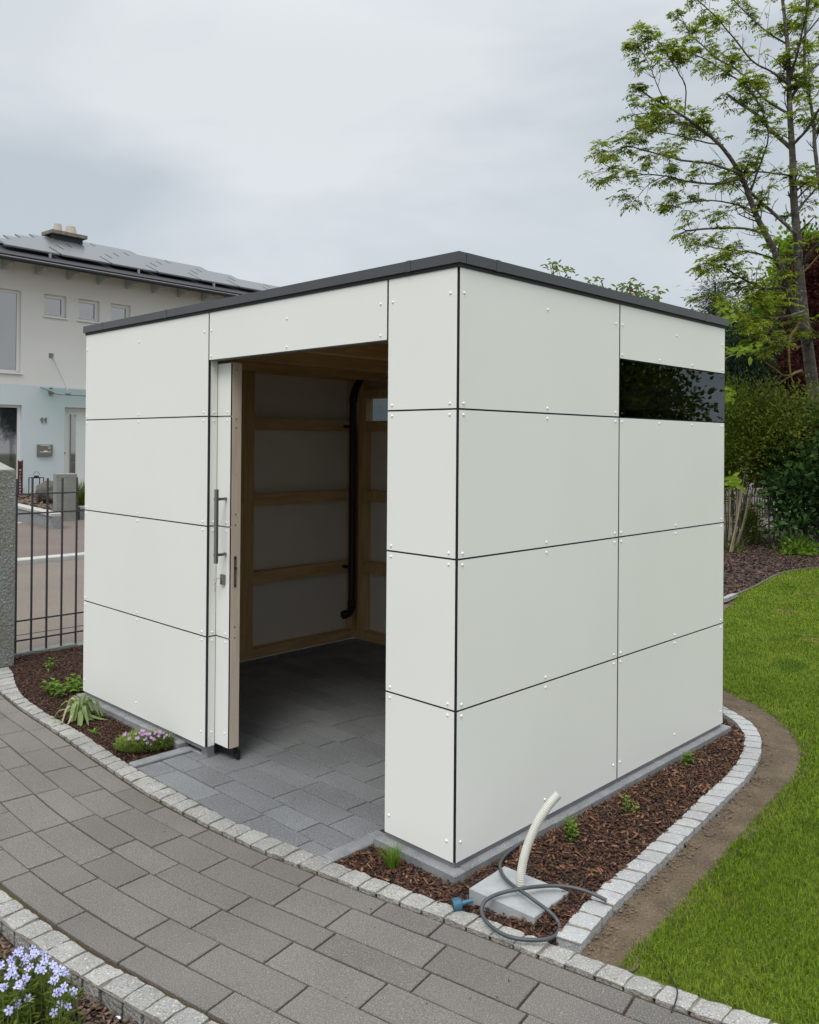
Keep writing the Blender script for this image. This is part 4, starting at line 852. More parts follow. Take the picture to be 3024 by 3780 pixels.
def window(h, lab=None, sill=True, mull=None):
    a, b, c_, d_ = h; o = MB(); f0, f1 = -.17, -.10; w = .075
    hbox(o, a, b, d_-w, d_, f0, f1); hbox(o, a, b, c_, c_+w, f0, f1); hbox(o, a, a+w, c_+w, d_-w, f0, f1); hbox(o, b-w, b, c_+w, d_-w, f0, f1)
    if b-a < 1: hbox(o, a+w, b-w, d_-w-.02, d_-w, f0, f1+.015); hbox(o, a+w, b-w, c_+w, c_+w+.02, f0, f1+.015); hbox(o, b-w-.03, b-w, c_+w+.02, d_-w-.02, f0, f1+.015)
    ob = o.build('window', 'pvc', hs); p = MB(); hbox(p, a+w, b-w, c_+w, d_-w, f0+.02, f0+.04); p.build('pane', 'houseglass', ob)
    if sill: s_ = MB(); hbox(s_, a-.04, b+.05, c_-.035, c_, -.1, .05); s_.build('sill', 'pvc', ob)
    return ob
for h in holes[:5]: gwin = window(h)
o = MB(); hbox(o, 6.62, 6.93, 1.98, 2.14, -.149, -.145); o.build('note', 'white', gwin)
a, b, c_, d_ = holes[5]; o = MB(); hbox(o, a, a+.1, c_, d_, -.2, -.13); hbox(o, a+.1, b, d_-.1, d_, -.2, -.13); hbox(o, a+.1, b-.02, c_, d_-.1, -.2, -.15); dr = o.build('front_door', 'pvc', hs)
o = MB(); hbox(o, 8.83, 8.99, .45, 2.47, -.1495, -.145); o.build('door_glass', 'houseglass', dr); o = MB(); hbox(o, 8.79, 8.82, .6, 2.47, -.12, -.10); o.build('handle', 'steel', dr)
o = MB(); hbox(o, 7.72, 8.17, 1.215, 1.55, .001, .06, 0); hbox(o, 7.80, 8.09, 1.515, 1.53, .0601, .063, 1); hbox(o, 7.78, 8.12, 1.325, 1.34, .0601, .063, 1); hbox(o, 7.90, 8.01, 1.342, 1.37, .0601, .063, 1); hbox(o, 8.02, 8.11, 1.47, 1.48, .0601, .063, 1); hbox(o, 8.03, 8.11, 1.435, 1.448, .0601, .063, 1)
M['mailbox'] = mat('taupe_metal', (.15,.145,.115), .5); o.build('letterbox', ['mailbox','white'], hs)
o = MB(); o.cyl(H_(8.60,1.29,-.12), H_(8.60,1.29,-.08), .035, 12); o.build('bell', 'black', dr)
o = MB()     # house number 11 in slanted strokes
for s0 in (7.80, 7.91):
    o.add([H_(s0+.045,2.18,.01),H_(s0+.075,2.18,.01),H_(s0+.085,2.345,.01),H_(s0+.058,2.345,.01),H_(s0+.045,2.18,.03),H_(s0+.075,2.18,.03),H_(s0+.085,2.345,.03),H_(s0+.058,2.345,.03)], [(4,5,6,7),(0,3,2,1),(0,1,5,4),(1,2,6,5),(2,3,7,6),(3,0,4,7)])
    o.add([H_(s0-.005,2.275,.011),H_(s0+.012,2.262,.011),H_(s0+.075,2.335,.011),H_(s0+.060,2.347,.011),H_(s0-.005,2.275,.031),H_(s0+.012,2.262,.031),H_(s0+.075,2.335,.031),H_(s0+.060,2.347,.031)], [(4,5,6,7),(0,3,2,1),(0,1,5,4),(1,2,6,5),(2,3,7,6),(3,0,4,7)])
o.build('house_number', 'mailbox', hs)
# glass canopy over the door with rods
zb, zf = 3.225, 2.99; o = MB(); q = [H_(7.80,zb,.02), H_(7.86,zf,.95), H_(10.6,zf,.95), H_(10.6,zb,.02)]; dn = np.array([0,0,-.014])
o.add(q+[p+dn for p in q], [(0,1,2,3),(7,6,5,4),(0,4,5,1),(1,5,6,2),(2,6,7,3),(3,7,4,0)]); cn = o.build('glass_canopy', 'clear', hs)
o = MB(); p0, p1 = q[0]+dn*.5, q[1]+dn*.5; o.tube([p0, p1], .009, 5); o.tube([q[1]+dn*.5, q[2]+dn*.5], .009, 5); o.build('glass_edge', 'roofdark', cn)
for s_ in (8.12, 10.2):
    o = MB(); hbox(o, s_-.065, s_+.065, 4.12, 4.25, 0.001, .02); hbox(o, s_-.065, s_+.065, 3.03, 3.13, .001, .05); hbox(o, s_-.05, s_+.03, 3.2, 3.23, .001, .08); o.build('bracket', 'steel', cn)
    o = MB(); o.tube([H_(s_+.03, 4.14, .02), H_(s_+.12, zf+.12, .80)], .013, 8); o.tube([H_(s_+.12, zf+.12, .80), H_(s_+.13, zf+.045, .82)], .02, 8); hbox(o, s_+.05, s_+.2, zf+.034, zf+.05, .78, .86); o.build('rod', 'alu', cn)
# roof: hipped plane with rows of solar panels, gutter and rafter tails
pit = rad(22); R_ = lambda s, u, h=0.: H_(s, 6.80+u*math.sin(pit)+h*math.cos(pit), .8-u*math.cos(pit)+h*math.sin(pit))
rp = [(4.9,0),(23,0),(19.6,2.1),(16.5,3.0),(14,3.65),(11.1,4.2),(9.9,4.2),(6.1,.6)]
o = MB(); n_ = len(rp); o.add([R_(s_,u,-.0) for s_, u in rp]+[R_(s_,u,-.16) for s_, u in rp], [tuple(range(n_)), tuple(range(n_, 2*n_))[::-1]]+[(i, n_+i, n_+(i+1)%n_, (i+1)%n_) for i in range(n_)])
o.add([R_(9.9,4.15), R_(11.1,4.15), H_(15,6.8,-9.8), H_(4.9,6.8,-9.8)], [(0,1,2,3)]); o.add([R_(4.9,0,-.02), R_(9.9,4.19,-.02), H_(4.9,6.78,-9.8)], [(0,1,2)]); o.add([R_(23,0,-.02), R_(19.6,2.1,-.02), R_(11.1,4.19,-.02), H_(15,6.78,-9.8), H_(23,6.78,-9.8)], [(0,1,2,3,4)])
roof = o.build('roof', 'roofdark', hs)
lefts = [6.62, 7.15, 7.75, 8.45, 9.15]; rights = [17.9, 17.6, 16.3, 14.6, 12.6]; ups = [.60, 1.50, 2.15, 2.75, 3.35, 3.95]
random.seed(4)
for k in range(5):
    s_ = lefts[k]
    while s_ < rights[k]-.5:
        hgt = .15; o = MB(); a, b = R_(s_+.02, ups[k]+.02, hgt), R_(s_+1.60, ups[k]+.02, hgt); c2, d2 = R_(s_+1.60, ups[k+1]-.03, hgt+.02), R_(s_+.02, ups[k+1]-.03, hgt+.02)
        dv = np.array([0,0,-.045]); o.add([a,b,c2,d2,a+dv,b+dv,c2+dv,d2+dv], [(0,1,2,3),(7,6,5,4),(0,4,5,1),(1,5,6,2),(2,6,7,3),(3,7,4,0)]); o.build('solar_panel', 'pv', roof); s_ += 1.64
o = MB(); 
gz = [R_(4.8, -.05, -.10), R_(23.1, -.05, -.10)]; o.tube(gz, .062, 10); o.tube([p+nS*.05+np.array([0,0,.035]) for p in gz], .012, 6, k=1); o.build('gutter', ['roofdark', 'alu'], roof)
for s_ in [5.0+.964*i for i in range(18)]:
    o = MB(); a = R_(s_-.24, .12, -.165); b = H_(s_-.24, 6.62, -.0); 
    o.add([a-dS*.045, a+dS*.045, H_(s_-.195, 6.86, .02), H_(s_-.285, 6.86, .02), a-dS*.045+np.array([0,0,-.09]), a+dS*.045+np.array([0,0,-.09]), H_(s_-.195, 6.50, .02), H_(s_-.285, 6.50, .02)], [(0,1,2,3),(7,6,5,4),(0,4,5,1),(1,5,6,2),(2,6,7,3),(3,7,4,0)]); o.build('rafter_tail', 'eave', roof)
    if int(s_*2) % 3 == 0: o = MB(); p = R_(s_, .5, 0); o.obox(p+np.array([0,0,.06]), dS*.03, nS*.03, np.array([0,0,.07])); o.build('panel_clamp', 'alu', roof)
o = MB(); o.add([H_(4.9,6.79,.0), H_(23,6.79,.0), R_(23,.1,-.17), R_(4.9,.1,-.17)], [(0,1,2,3)]); o.build('soffit', 'eave', roof)
cA, cB = DP(171, 890, 28), DP(307, 896, 28); cm_ = (cA+cB)/2; hw = np.linalg.norm(cB-cA)/2
ch = MB(); ch.obox(cm_+np.array([0,0,-.45]), dS*hw*.82, nS*.25, np.array([0,0,.62]), 0); chm = ch.build('chimney', 'roofdark', roof)
o = MB(); o.obox(cm_+np.array([0,0,.20]), dS*hw, nS*.36, np.array([0,0,.055])); o.build('chimney_cap', 'cap', chm)
for k, r_ in ((-.30, .16), (.26, .21)): o = MB(); o.lathe(cm_+dS*hw*k*1.3+np.array([0,0,.2551]), [(r_,0),(r_*.95,.05),(r_*.72,.26),(r_*.70,.28),(r_*.5,.28)], 14); o.build('chimney_pot', 'pot', chm)

# ------------------------------------------------------------------ trees and shrubs
RT, UP_, FWD = CM[0], CM[1], CM[2]
def foliage(name, ells, n, L, w, m, parent, cl=26, cr=.14, hang=0., flat=.0, edge=.45, blend=None):
    vol = np.array([e_[1]*e_[2]*e_[3] for e_ in ells]); vol = vol/vol.sum(); V = []
    nc = max(4, n//cl); idx = rng.choice(len(ells), nc, p=vol); E = np.array([(*e_[0], e_[1], e_[2], e_[3]) for e_ in ells])[idx]
    d = rng.normal(size=(nc, 3)); d /= np.linalg.norm(d, axis=1)[:,None]; r = rng.random(nc)**edge; lump = 1+.22*rng.normal(size=nc)*.6
    C_ = E[:,:3]+d*(r*lump)[:,None]*E[:,3:]
    k = rng.integers(0, nc, n); off = rng.normal(size=(n, 3)); off[:,2] *= (1-flat); P = C_[k]+off*cr*1.15*rng.random(n)[:,None]**.5
    dr = off+d[k]*.8+rng.normal(size=(n,3))*.5; dr[:,2] += .25-hang*2.5; dr /= np.linalg.norm(dr, axis=1)[:,None]
    q = rng.normal(size=(n, 3)); q[:,2] += 0; s = np.cross(dr, q); s /= np.linalg.norm(s, axis=1)[:,None]
    l = L*rng.uniform(.6, 1.15, n)[:,None]; ww = w*rng.uniform(.7, 1.15, n)[:,None]*.5; nn = np.cross(s, dr)
    V = np.stack([P, P+dr*l*.42-s*ww+nn*ww*.3, P+dr*l, P+dr*l*.42+s*ww+nn*ww*.3], 1).reshape(-1, 3); F = np.arange(4*n).reshape(-1, 4)
    return npmesh(name, V, F, m, parent)
def E(u, v, d, ru, rv, rd=None):      # an ellipsoid seen round photo point (u, v) at distance d; radii in photo pixels there
    k = d/FPX; return (DP(u, v, d), ru*k, (rd if rd else ru*k), rv*k)
def bush(name, lab, cat, ells, n, L, w, m, group=None, stems=6, sm='bark', **kw):
    c = np.array(ells[0][0]); c[2] = 0; t = thing(name, lab, cat, c, group); foliage('crown', ells, n, L, w, m, t, **kw)
    o = MB()
    for i in range(stems):
        e_ = ells[i % len(ells)]; tip = np.array(e_[0])+np.array([random.uniform(-.5,.5)*e_[1], random.uniform(-.5,.5)*e_[2], random.uniform(-.2,.6)*e_[3]])
        b = c+np.array([random.uniform(-.12,.12), random.uniform(-.12,.12), -.05]); mid = (b*.55+tip*.45)+np.array([random.uniform(-.08,.08)]*2+[.1]); o.tube([b, mid, tip], [.016, .011, .004], 6)
    o.build('stems', sm, t); return t
random.seed(12)
# big multi-stemmed ash
z4 = lambda x, y, d: DP(1900+x*.6516, y*.6516, d)
TD = 15.0
tree = thing('ash_tree', 'tall multi-stemmed tree with sparse young leaves on the right', 'tree', (*DP(3010, 1500, TD)[:2], 0))
limbs = []   # (points in the photo, radius px start, end, depth start, depth end, twigginess)
def limb(pts, r0, r1, d0=0., d1=0., tw=1.): limbs.append((pts, r0, r1, d0, d1, tw))
limb([(1760,3400),(1720,2700),(1700,2300),(1665,2000),(1645,1850),(1620,1600),(1600,1330),(1580,1100),(1575,900),(1560,650),(1553,450),(1545,250),(1525,60),(1500,-150),(1490,-350)], 41, 5, 0, .3, .5)
limb([(1650,1900),(1590,1760),(1550,1650),(1500,1480),(1430,1330),(1370,1200),(1320,1060),(1290,980),(1180,820),(1080,740),(960,650),(850,580),(735,520)], 26, 4, 0, -.8, 1)
limb([(1572,850),(1450,740),(1370,660),(1290,600),(1210,540)], 13, 8, .2, .8, .7)
limb([(1290,990),(1200,960),(1100,930),(950,915),(820,880),(720,850),(640,830),(560,870)], 8, 2.5, -.6, -1.2, 1.3)
limb([(1290,1010),(1150,1040),(1000,1030),(860,995),(730,990),(580,1010)], 7, 2.5, -.6, .2, 1.2)
limb([(1600,1330),(1480,1220),(1350,1110),(1250,1010),(1130,1045),(1000,1030)], 12, 5, 0, .7, .8)
limb([(1440,1345),(1330,1300),(1160,1290),(980,1305)], 8, 5, -.2, -1, 1)
limb([(1600,1720),(1530,1640),(1420,1640),(1300,1590),(1180,1520),(1080,1500)], 11, 3, -.1, -1.2, 1.5)
limb([(1420,1645),(1310,1620),(1240,1680),(1130,1670),(1050,1680)], 5, 2, -.3, -.9, .8)
limb([(1790,1500),(1750,1200),(1710,900),(1695,700),(1675,560),(1640,420),(1648,200),(1660,0),(1670,-200)], 14, 6, .6, 1.2, 1)
limb([(1560,480),(1450,400),(1340,330),(1220,180),(1120,70),(1040,0)], 7, 2.5, .2, -.9, 1.2)
limb([(1552,640),(1430,560),(1330,450),(1250,380),(1130,320),(1060,250),(1000,190),(960,120)], 8, 2.5, .2, 1.1, 1.2)
limb([(1420,640),(1300,480),(1190,400),(1080,330),(960,290),(860,270)], 6, 2.5, .5, 1.4, 1.2)
limb([(1565,830),(1650,740),(1725,620),(1800,540)], 10, 4, .2, -1, 1)
limb([(1575,540),(1650,430),(1725,360),(1820,280)], 9, 4, .2, 1, 1); limb([(1560,450),(1600,300),(1650,100),(1690,-80)], 9, 3, .2, -.6, 1.2)
limb([(960,650),(975,500),(940,420),(900,350),(850,260),(800,200)], 4, 2, -.7, -.9, 1.3); limb([(955,655),(850,650),(740,650),(660,660)], 4, 2, -.7, -1.2, 1.4)
limb([(1080,740),(970,700),(840,690)], 4, 2, -.6, -.2, 1.2); limb([(860,995),(760,1050),(690,1120),(630,1095)], 3, 1.2, -.6, -.9, .9); limb([(730,990),(620,965),(520,950),(480,915)], 3, 1.5, -.2, -.6, 1.5)
limb([(850,580),(800,470),(760,380),(720,300),(690,270)], 3, 1.5, -.8, -.9, 1.6); limb([(1370,1200),(1230,1150),(1080,1130),(940,1150),(860,1190)], 6, 2, -.4, .9, 1.3)
limb([(1500,1480),(1380,1440),(1240,1420),(1120,1400),(1040,1390)], 6, 2, -.2, 1, 1.3); limb([(1180,820),(1050,800),(900,760),(790,740),(700,730)], 5, 2, -.5, .6, 1.3)
limb([(1545,250),(1430,180),(1300,60),(1200,-60)], 6, 3, .3, 1, 1.2); limb([(1550,350),(1640,200),(1740,80),(1820,0)], 6, 3, .3, 0, 1.2)
limb([(1620,1500),(1700,1400),(1800,1330),(1900,1200)], 13, 5, .1, -1.2, 1); limb([(1600,1200),(1700,1080),(1820,980)], 9, 4, .1, 1.2, 1.2); limb([(1590,1000),(1500,990),(1400,980),(1290,985)], 6, 4, .2, -.4, 1)
limb([(1340,1080),(1400,900),(1440,760),(1400,600),(1340,500)], 6, 2, -.4, -1.2, 1.2); limb([(1640,1760),(1540,1790),(1400,1800),(1290,1760),(1200,1740)], 9, 2, -.1, -1.5, 1.6); limb([(1655,1900),(1560,1940),(1440,1930),(1330,1900)], 8, 2, -.1, -1.6, 1.6)
limb([(1660,1950),(1740,1860),(1850,1800)], 9, 3, 0, -1, 1.6); limb([(1610,1450),(1480,1560),(1380,1700),(1320,1740)], 6, 2, .1, -1.3, 1.5)
trunk, br, tw, lf = MB(), MB(), MB(), MB()
PXM = .6516*TD/FPX
def rosette(p, out, nl=None, sc=1.):
    out = out/(np.linalg.norm(out)+1e-9)
    for i in range(nl or random.randint(4, 6)):
        a = random.uniform(0, 6.28); d = out*.55+RT*math.cos(a)*.8+FWD*math.sin(a)*.8+np.array([0,0,random.uniform(-.05,.55)]); d /= np.linalg.norm(d)
        L = random.uniform(.10,.16)*sc; side = np.cross(d, [0,0,1]); side /= np.linalg.norm(side)+1e-9; pts = [p+d*L*t-np.array([0,0,L*.55*t*t]) for t in (0,.3,.55,.8,1)]
        for j, q in enumerate(pts[1:]):
            ll = random.uniform(.046,.070)*sc*(1 if j < 3 else 1.15)
            for sg in ((-1, 1) if j < 3 else (0,)):
                dd = d*.55+side*sg*.75+np.array([0,0,-.55+random.uniform(-.25,.2)]); dd /= np.linalg.norm(dd); s2_ = np.cross(dd, np.array([random.gauss(0,.4), random.gauss(0,.4), 1])); s2_ /= np.linalg.norm(s2_)
                lf.diamond(q, dd, s2_, ll, ll*.42)
def twig(p, d, L, r, lev=0, leafy=True):
    d = d/np.linalg.norm(d); pts = [p]; n = 5; dirn = d.copy(); bend = np.array([random.gauss(0,.12), random.gauss(0,.12), random.uniform(-.05,.18)])
    for i in range(n): dirn = dirn+bend+np.random.normal(0,.05,3); dirn /= np.linalg.norm(dirn); pts.append(pts[-1]+dirn*L/n)
    (tw).tube(pts, [r*(1-.55*i/n) for i in range(n+1)], 4, False)
    if leafy: rosette(pts[-1], dirn)
    if leafy and lev == 0: rosette(pts[3], dirn, 3, .85)
    if lev < 2:
        for i in range(1, n):
            if random.random() < (.36 if lev == 0 else .2):
                dd = dirn*.5+np.array([random.gauss(0,.6), random.gauss(0,.6), random.uniform(-.2,.8)]); twig(pts[i], dd, L*random.uniform(.35,.6), r*.6, lev+1, leafy and random.random() < .85)
np.random.seed(3)
for li, (pts, r0, r1, d0, d1, tws) in enumerate(limbs):
    P3 = []; n = len(pts)
    for i, (a, b) in enumerate(pts): t = i/(n-1); P3.append(z4(a, b, TD+d0+(d1-d0)*t))
    fine = []
    for i in range(n-1):
        p0, p1, p2, p3 = P3[max(i-1,0)], P3[i], P3[i+1], P3[min(i+2,n-1)]
        for q in np.linspace(0, 1, 5, endpoint=False): fine.append(.5*((2*p1)+(-p0+p2)*q+(2*p0-5*p1+4*p2-p3)*q*q+(-p0+3*p1-3*p2+p3)*q**3))
    fine.append(P3[-1]); m_ = len(fine); wob = np.cumsum(np.random.normal(0, .006, (m_, 3)), axis=0)*(0 if li == 0 else 1); fine = [f+w_*.6 for f, w_ in zip(fine, wob)]
    rr = [PXM*(r0+(r1-r0)*(i/(m_-1))**.8) for i in range(m_)]
    (trunk if li < 2 else br).tube(fine, rr, 10 if li < 2 else 7)
    ln = sum(np.linalg.norm(fine[i+1]-fine[i]) for i in range(m_-1)); nt_ = int(ln*8.6*tws)
    for k in range(nt_):
        t = .12+.88*random.random()**.8
        if li == 0: t = .42+.58*random.random()
        if li == 1: t = .2+.8*random.random()
        i = min(int(t*(m_-1)), m_-2); p = fine[i]; tan = fine[i+1]-fine[i]; tan /= np.linalg.norm(tan)
        side = 1 if random.random() < .5 else -1; perp = np.cross(tan, FWD)*side+FWD*random.gauss(0,.7); dd = tan*.7+perp*.7+np.array([0,0,.15]); twig(p, dd, random.uniform(.18,.58)*(1.1-.55*t), max(.0048, rr[i]*.3), 0, random.random() < .62)
    for _ in range(2): twig(fine[-1], fine[-1]-fine[-3]+np.random.normal(0,.05,3), random.uniform(.06,.16), rr[-1]*.7, 1)
trunk.build('trunk', 'bark', tree, True); br.build('limbs', 'bark', tree, True); tw.build('twigs', 'barktwig', tree); lf.build('leaves', 'l_ash', tree)
zM = lambda x, y, d=TD: DP(2600+x*.371, 900+y*.371, d); o = MB()
o.tube([zM(945,780,TD-.2), zM(900,860,14.5), zM(850,930,14.4), zM(838,1020,14.4), zM(845,1180,14.3), zM(860,1300,14.3), zM(885,1400,14.3), zM(912,1490,14.3)], [.028,.026,.03,.024,.018,.014,.010,.006], 7)
o.tube([zM(965,1265,TD-.15), zM(900,1285,14.6), zM(850,1320,14.5), zM(780,1365,14.5), zM(690,1400,14.4), zM(600,1390,14.4)], [.03,.024,.016,.012,.008,.004], 7); o.tube([zM(850,930,14.4), zM(790,960,14.3), zM(760,990,14.3)], [.014,.008,.004], 6)
o.tube([zM(600,1175,14.6), zM(700,1240,14.5), zM(780,1310,14.5), zM(860,1310,14.5)], [.006,.014,.016,.016], 7); o.tube([zM(930,760,TD-.2), zM(1000,740,14.6), zM(1060,840,14.5), zM(1140,900,14.5)], [.02,.014,.010,.006], 6)
o.tube([zM(890,370,14.7), zM(960,310,14.6), zM(1050,220,14.5), zM(1143,110,14.4)], [.012,.014,.014,.010], 6)
o.build('mossy_branch', 'moss', tree, True)

# the rest of the planting on the right
bush('laurel_shrub', 'dark glossy large-leaved shrub at the right picture edge', 'shrub', [E(3000,1800,13.6,135,170,.6), E(3080,1700,13.7,140,190,.6), E(2935,1880,13.5,72,115,.4)], 5200, .125, .075, 'l_dark', cl=10, cr=.13, edge=.35)
t = bush('tall_shrub', 'leafy shrub with many bare upright stems just behind the shed corner', 'shrub', [E(2720,1640,14.2,90,170,.55), E(2790,1600,14.4,80,150,.5), E(2700,1500,14.0,50,90,.4), E(2650,1700,14.3,90,150,.5)], 9500, .07, .032, 'l_mid', cl=16, cr=.12, stems=4)
o = MB(); random.seed(18)
for (a, b, c_, d_) in ((2695,2040,2755,1715),(2700,2040,2735,1790),(2690,2030,2690,1800),(2706,2035,2725,1770),(2684,2000,2688,1830),(2712,2030,2770,1820),(2680,2010,2672,1780),(2720,2020,2790,1760)):
    p0, p1 = G(a, b), DP(c_, d_, 14.1); o.tube([p0, p0*.6+p1*.4+np.array([.02,0,.0]), p1], [.018,.014,.008], 6)
o.build('stems', 'stem', t)
bush('hedge_shrub', 'dense mid-green shrub in front of the copper-leaved tree', 'shrub', [E(2860,1590,14.2,110,115,.5), E(2960,1610,14,100,100,.5), E(2900,1730,14.3,75,80,.4), E(2830,1700,14.3,70,110,.4), E(3060,1600,14,110,110,.5), E(2790,1480,14.2,30,55,.25), E(2850,1455,14.3,26,50,.25), E(2905,1490,14.1,34,50,.25), E(2965,1500,14.1,30,50,.25), E(2740,1500,14.2,26,60,.25), E(3010,1470,14.3,26,60,.25)], 19000, .07, .034, 'l_olive', cl=18, cr=.14)
bush('low_shrub', 'low olive-green shrub beside the bare stems', 'shrub', [E(2775,1945,14.6,42,62,.3), E(2760,1900,14.8,38,40,.3)], 3200, .045, .022, 'l_mid', cl=14, cr=.08)
bush('low_shrub', 'bright green low shrub growing alone in the far bark bed', 'shrub', [E(2945,2030,13.2,42,32,.25), E(2965,2045,13.2,30,24,.2)], 520, .10, .045, 'l_fresh', cl=7, cr=.09, stems=8)
bush('low_shrub', 'small dark shrub at the foot of the bare stems', 'shrub', [E(2690,2045,13.6,50,38,.3)], 1100, .06, .028, 'l_mid', cl=10, cr=.08)
bush('low_shrub', 'thin straggly weeds between the low shrubs in the far bed', 'weeds', [E(2850,2010,14.6,55,26,.4), E(2880,2050,13.4,50,14,.4), E(2980,2075,13,40,10,.3)], 900, .045, .018, 'l_mid', cl=6, cr=.10)
bush('weeping_conifer', 'dark weeping conifer rising behind the shed roof corner', 'tree', [E(2740,1330,19,85,190,.8), E(2700,1450,19,100,200,.8), E(2650,1250,19,80,90,.7)], 16000, .17, .02, 'l_con', cl=26, cr=.22, hang=.8)
tt2 = thing('spruce_tree', 'thin grey-green spruce top showing above the shed roof', 'tree', (*DP(2640,1400,20)[:2], 0)); o = MB(); o.tube([(*DP(2640,1400,20)[:2], -.1), DP(2640,1040,20)], [.12,.02], 8); o.build('trunk', 'barktwig', tt2)
foliage('crown', [E(2640,1100,20,36,60,.3), E(2645,1160,20,60,50,.4), E(2635,1060,20,22,40,.2)], 3800, .13, .016, 'l_spr', tt2, cl=20, cr=.16, hang=.5)
tt2 = thing('dark_spruce', 'small dark spruce tip between the spruce and the maple', 'tree', (*DP(2800,1400,30)[:2], 0)); o = MB(); o.tube([(*DP(2800,1400,30)[:2], -.1), DP(2800,1100,30)], [.15,.02], 8); o.build('trunk', 'barktwig', tt2)
foliage('crown', [E(2800,1150,30,20,45,.3), E(2790,1200,30,40,50,.4), E(2770,1260,30,70,60,.6)], 3000, .2, .03, 'l_con', tt2, cl=22, cr=.22)
bush('maple_tree', 'bright green maple behind the trunk of the ash', 'tree', [E(2870,1150,23,65,85,1), E(2940,1080,23.5,60,90,1), E(2850,1250,22.5,70,70,1), E(2960,960,24,70,80,1), E(2760,1290,22,60,60,.8)], 15000, .15, .11, 'l_maple', cl=30, cr=.24)
bush('copper_tree', 'tree with dark copper-red leaves behind the ash trunk', 'tree', [E(2830,1330,20,75,95,.9), E(2870,1430,20,90,90,.9), E(2990,1120,21,60,150,.9), E(3050,1000,21,80,140,.9), E(2960,1300,21,70,120,.8), E(2800,1420,19.8,60,80,.6)], 17000, .12, .08, 'l_red', cl=26, cr=.22)
bush('background_hedge', 'tall dark green hedge filling the gaps behind the shrubs', 'hedge', [E(2700,1500,26,140,240,1), E(2860,1480,26,150,240,1), E(3060,1450,26,170,260,1), E(2600,1600,26,150,200,1), E(3250,1400,26,200,300,1.2)], 22000, .22, .13, 'l_con', cl=30, cr=.35, edge=.6)
# young tree with lime leaves right behind the shed, red-tipped twigs above its roof
lt_ = thing('lime_leaved_sapling', 'slender sapling with yellow-green leaves at the back shed corner', 'sapling', (*DP(2640,1700,6.6)[:2], 0)); o, s_ = MB(), MB(); b0 = np.array([*DP(2630,1900,6.6)[:2], -.02])
for (a, b) in ((2735,1290),(2700,1300),(2765,1295),(2690,1450),(2684,1468),(2720,1790),(2705,1775),(2688,1765),(2670,1150),(2700,1170)):
    tip = DP(a, b, 6.6+random.uniform(-.1,.1)); s_.tube([DP(min(a-30,2620), b+70, 6.6), tip*.5+DP(min(a-30,2620), b+70, 6.6)*.5+np.array([0,0,.03]), tip], [.004,.003,.002], 6)
    for j in range(7): an = random.uniform(0, 6.28); o.leaf(tip+np.random.normal(0,.02,3), RT*math.cos(an)+np.array([0,0,math.sin(an)*.6-.35])+FWD*random.gauss(0,.4), -FWD, random.uniform(.05,.085), random.uniform(.022,.036), fold=.1, droop=.1)
s_.tube([b0, DP(2618,1500,6.6), DP(2612,1180,6.6)], [.012,.009,.004], 7); o.build('leaves', 'l_lime', lt_); s_.build('stem', 'gstem', lt_)
ph = thing('red_tipped_shrub', 'shrub with red-tipped twigs peeping over the shed roof', 'shrub', (*DP(2250,1500,6.3)[:2], 0)); o, s_, rt = MB(), MB(), MB(); b0 = np.array([*DP(2250,1500,6.3)[:2], -.02])
M['l_tip'] = leafmat('glossy_twig_leaf', (.10,.15,.03), (.15,.20,.04))
for (a, b, k) in ((2030,975,6),(2060,988,8),(2090,1003,7),(2108,1020,5),(2045,985,5),(2195,1045,6),(2215,1050,6),(2235,1058,5),(2182,1050,4),(2300,1062,8),(2330,1068,12),(2350,1060,10),(2360,1085,12),(2320,1080,10),(2400,1100,8),(2425,1080,6),(2435,1072,4),(2415,1105,7),(2380,1095,10),(2345,1100,10)):
    tip = DP(a, b, 6.3+random.uniform(-.15,.15)); base_ = tip+np.array([random.uniform(-.05,.05), random.uniform(-.05,.05), -.25])
    s_.tube([b0*.3+tip*.7+np.array([0,0,-.45]), base_, tip], [.005,.004,.002], 5)
    for j in range(int(k*1.8)): an = random.uniform(0, 6.28); dd = RT*math.cos(an)+np.array([0,0,math.sin(an)*.6-.25])+FWD*random.gauss(0,.5); (rt if random.random() < .06 else o).leaf(tip+np.random.normal(0,.025,3), dd, -FWD+np.array([0,0,.5]), random.uniform(.035,.055), random.uniform(.012,.019), fold=.15, droop=.2)
s_.tube([b0, b0*.5+DP(2250,1200,6.3)*.5, DP(2250,1150,6.3)], [.02,.015,.008], 7); o.build('leaves', 'l_tip', ph); s_.build('stems', 'stem', ph); rt.build('young_leaves', 'l_redtip', ph)
# far bed, its edging, fence and wall beyond
fbp = [(-3.2,4.2)]+[(-1.9,6.8)]+far[:9]+[(-.5,12),(1,16),(-3,18),(-8,20),(-9,14),(-5.5,7)]
struct(bed('mulch_bed', fbp, 'mulchbase', -.02, .08, .02, 2, 9)); struct(bed('shed_back_bed', [(-4.6,2.6),(.0,2.62),(-.7,2.9),(-1.2,3.15),(-1.9,4.6),(-2.0,6.7),(-3.2,6.5),(-4.6,5)], 'mulchbase', -.03, .06, .01, 4, 10))
M['chipfar'] = mat('faded_bark', (.085,.05,.032), .9, (.045,.026,.018), 4, island=.8)
tag(chips('bark_mulch', [(-3.6,6.2),(-1.9,6.85)]+far[1:8]+[(-1.8,12.6),(-4.3,13.3),(-4.3,9)], 900, 'chipfar', -.01, L=(.03,.09), w=(.012,.03)), 'coarse faded bark covering the bed beyond the lawn', 'bark mulch', kind='stuff')
o = MB(); fe_ = [(-1.80,6.55)]+far[:9]
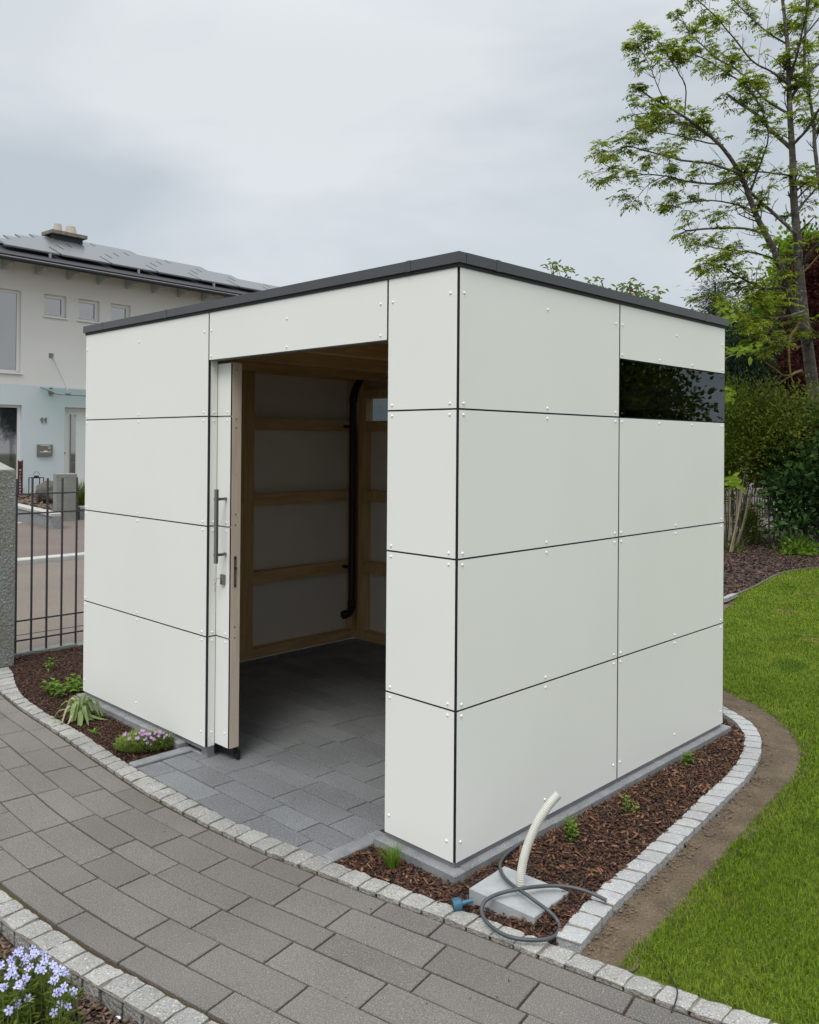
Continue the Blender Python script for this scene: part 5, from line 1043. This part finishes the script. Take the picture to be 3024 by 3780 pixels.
for a, b in zip(fe_[:-1], fe_[1:]):
    a, b = np.array(a), np.array(b); d = (b-a)/np.linalg.norm(b-a); nn = np.array([-d[1], d[0]])*.016; q = [a-nn, b-nn, b+nn, a+nn]; o.prism([tuple(p) for p in q], -.05, .014)
struct(o.build('lawn_edging', 'stone'))
o = MB(); a, b = G(2670, 2216, .04), G(2708, 2198, .04); o.obox((a+b)/2, (b-a)/2*1.1, np.array([.02,.06,0]), (0,0,.02)); struct(o.build('edging_stone', 'sett'))
gf = thing('garden_fence', 'metal fence with thin upright bars seen through the shrubs', 'fence', G(2810,1905)); A_, B_ = G(2700, 1905)+RT*-1, G(2700,1905)+RT*4
for i in range(56):
    p = A_+(RT*np.array([1,1,0]))*i*.062; o = MB(); o.box((p[0]-.007, p[1]-.007, 0), (p[0]+.007, p[1]+.007, .52)); o.build('bar', 'fence', gf)
for z in (.06, .47): o = MB(); p1 = A_+(RT*np.array([1,1,0]))*3.5; o.tube([(A_[0],A_[1],z), (p1[0],p1[1],z)], .011, 5); o.build('rail', 'fence', gf)
pw = thing('garden_wall', 'pinkish rendered wall behind the metal fence', 'wall', A_+FWD*2); q = A_+FWD*1.6*np.array([1,1,0]); e_ = RT*np.array([1,1,0])
o = MB(); o.add([tuple(q-e_*1+np.array([0,0,-.1-q[2]])), tuple(q+e_*5+np.array([0,0,-.1-q[2]])), tuple(q+e_*5+np.array([0,0,.58-q[2]])), tuple(q-e_*1+np.array([0,0,.58-q[2]]))], [(0,1,2,3)]); q2 = q+FWD*.2*np.array([1,1,0])
v0 = [q-e_, q+e_*5, q2+e_*5, q2-e_]; o = MB(); o.add([(p[0],p[1],-.1) for p in v0]+[(p[0],p[1],.58) for p in v0], [(0,1,5,4),(1,2,6,5),(2,3,7,6),(3,0,4,7),(4,5,6,7)]); o.build('wall', 'pinkwall', pw)
# greenery beside the pillar across the street
t = thing('grassy_plant', 'tufty green plant right of the granite pillar across the street', 'plant', (-15.9,5.75,.2)); npblades('blades', np.array([-15.9,5.75,.2]), 900, .38, (.25,.7), .018, 'l_mid', t, (.05,.7))
# trees beside the lawn, mirrored in the dark window
for (x, y, r, lab) in ((8.3,15.4,2.1,'round broadleaf tree beside the lawn, nearer the street'),(12.5,17,2.8,'larger broadleaf tree beside the lawn, farther right')):
    t = thing('garden_tree', lab, 'tree', (x, y, 0), 'trees mirrored in the dark window'); o = MB(); o.tube([(x,y,-.1),(x+.1,y,1.5),(x,y+.1,3.4)], [.16,.12,.06], 8); o.build('trunk', 'bark', t)
    foliage('crown', [((x,y,2.6),r*.8,r*.8,1.5),((x+.5,y,1.5),r*.7,r*.7,1.1),((x+.6,y,3.8),r*.5,r*.5,.9)], 20000, .16, .10, 'l_mid', t, cl=30, cr=.3)
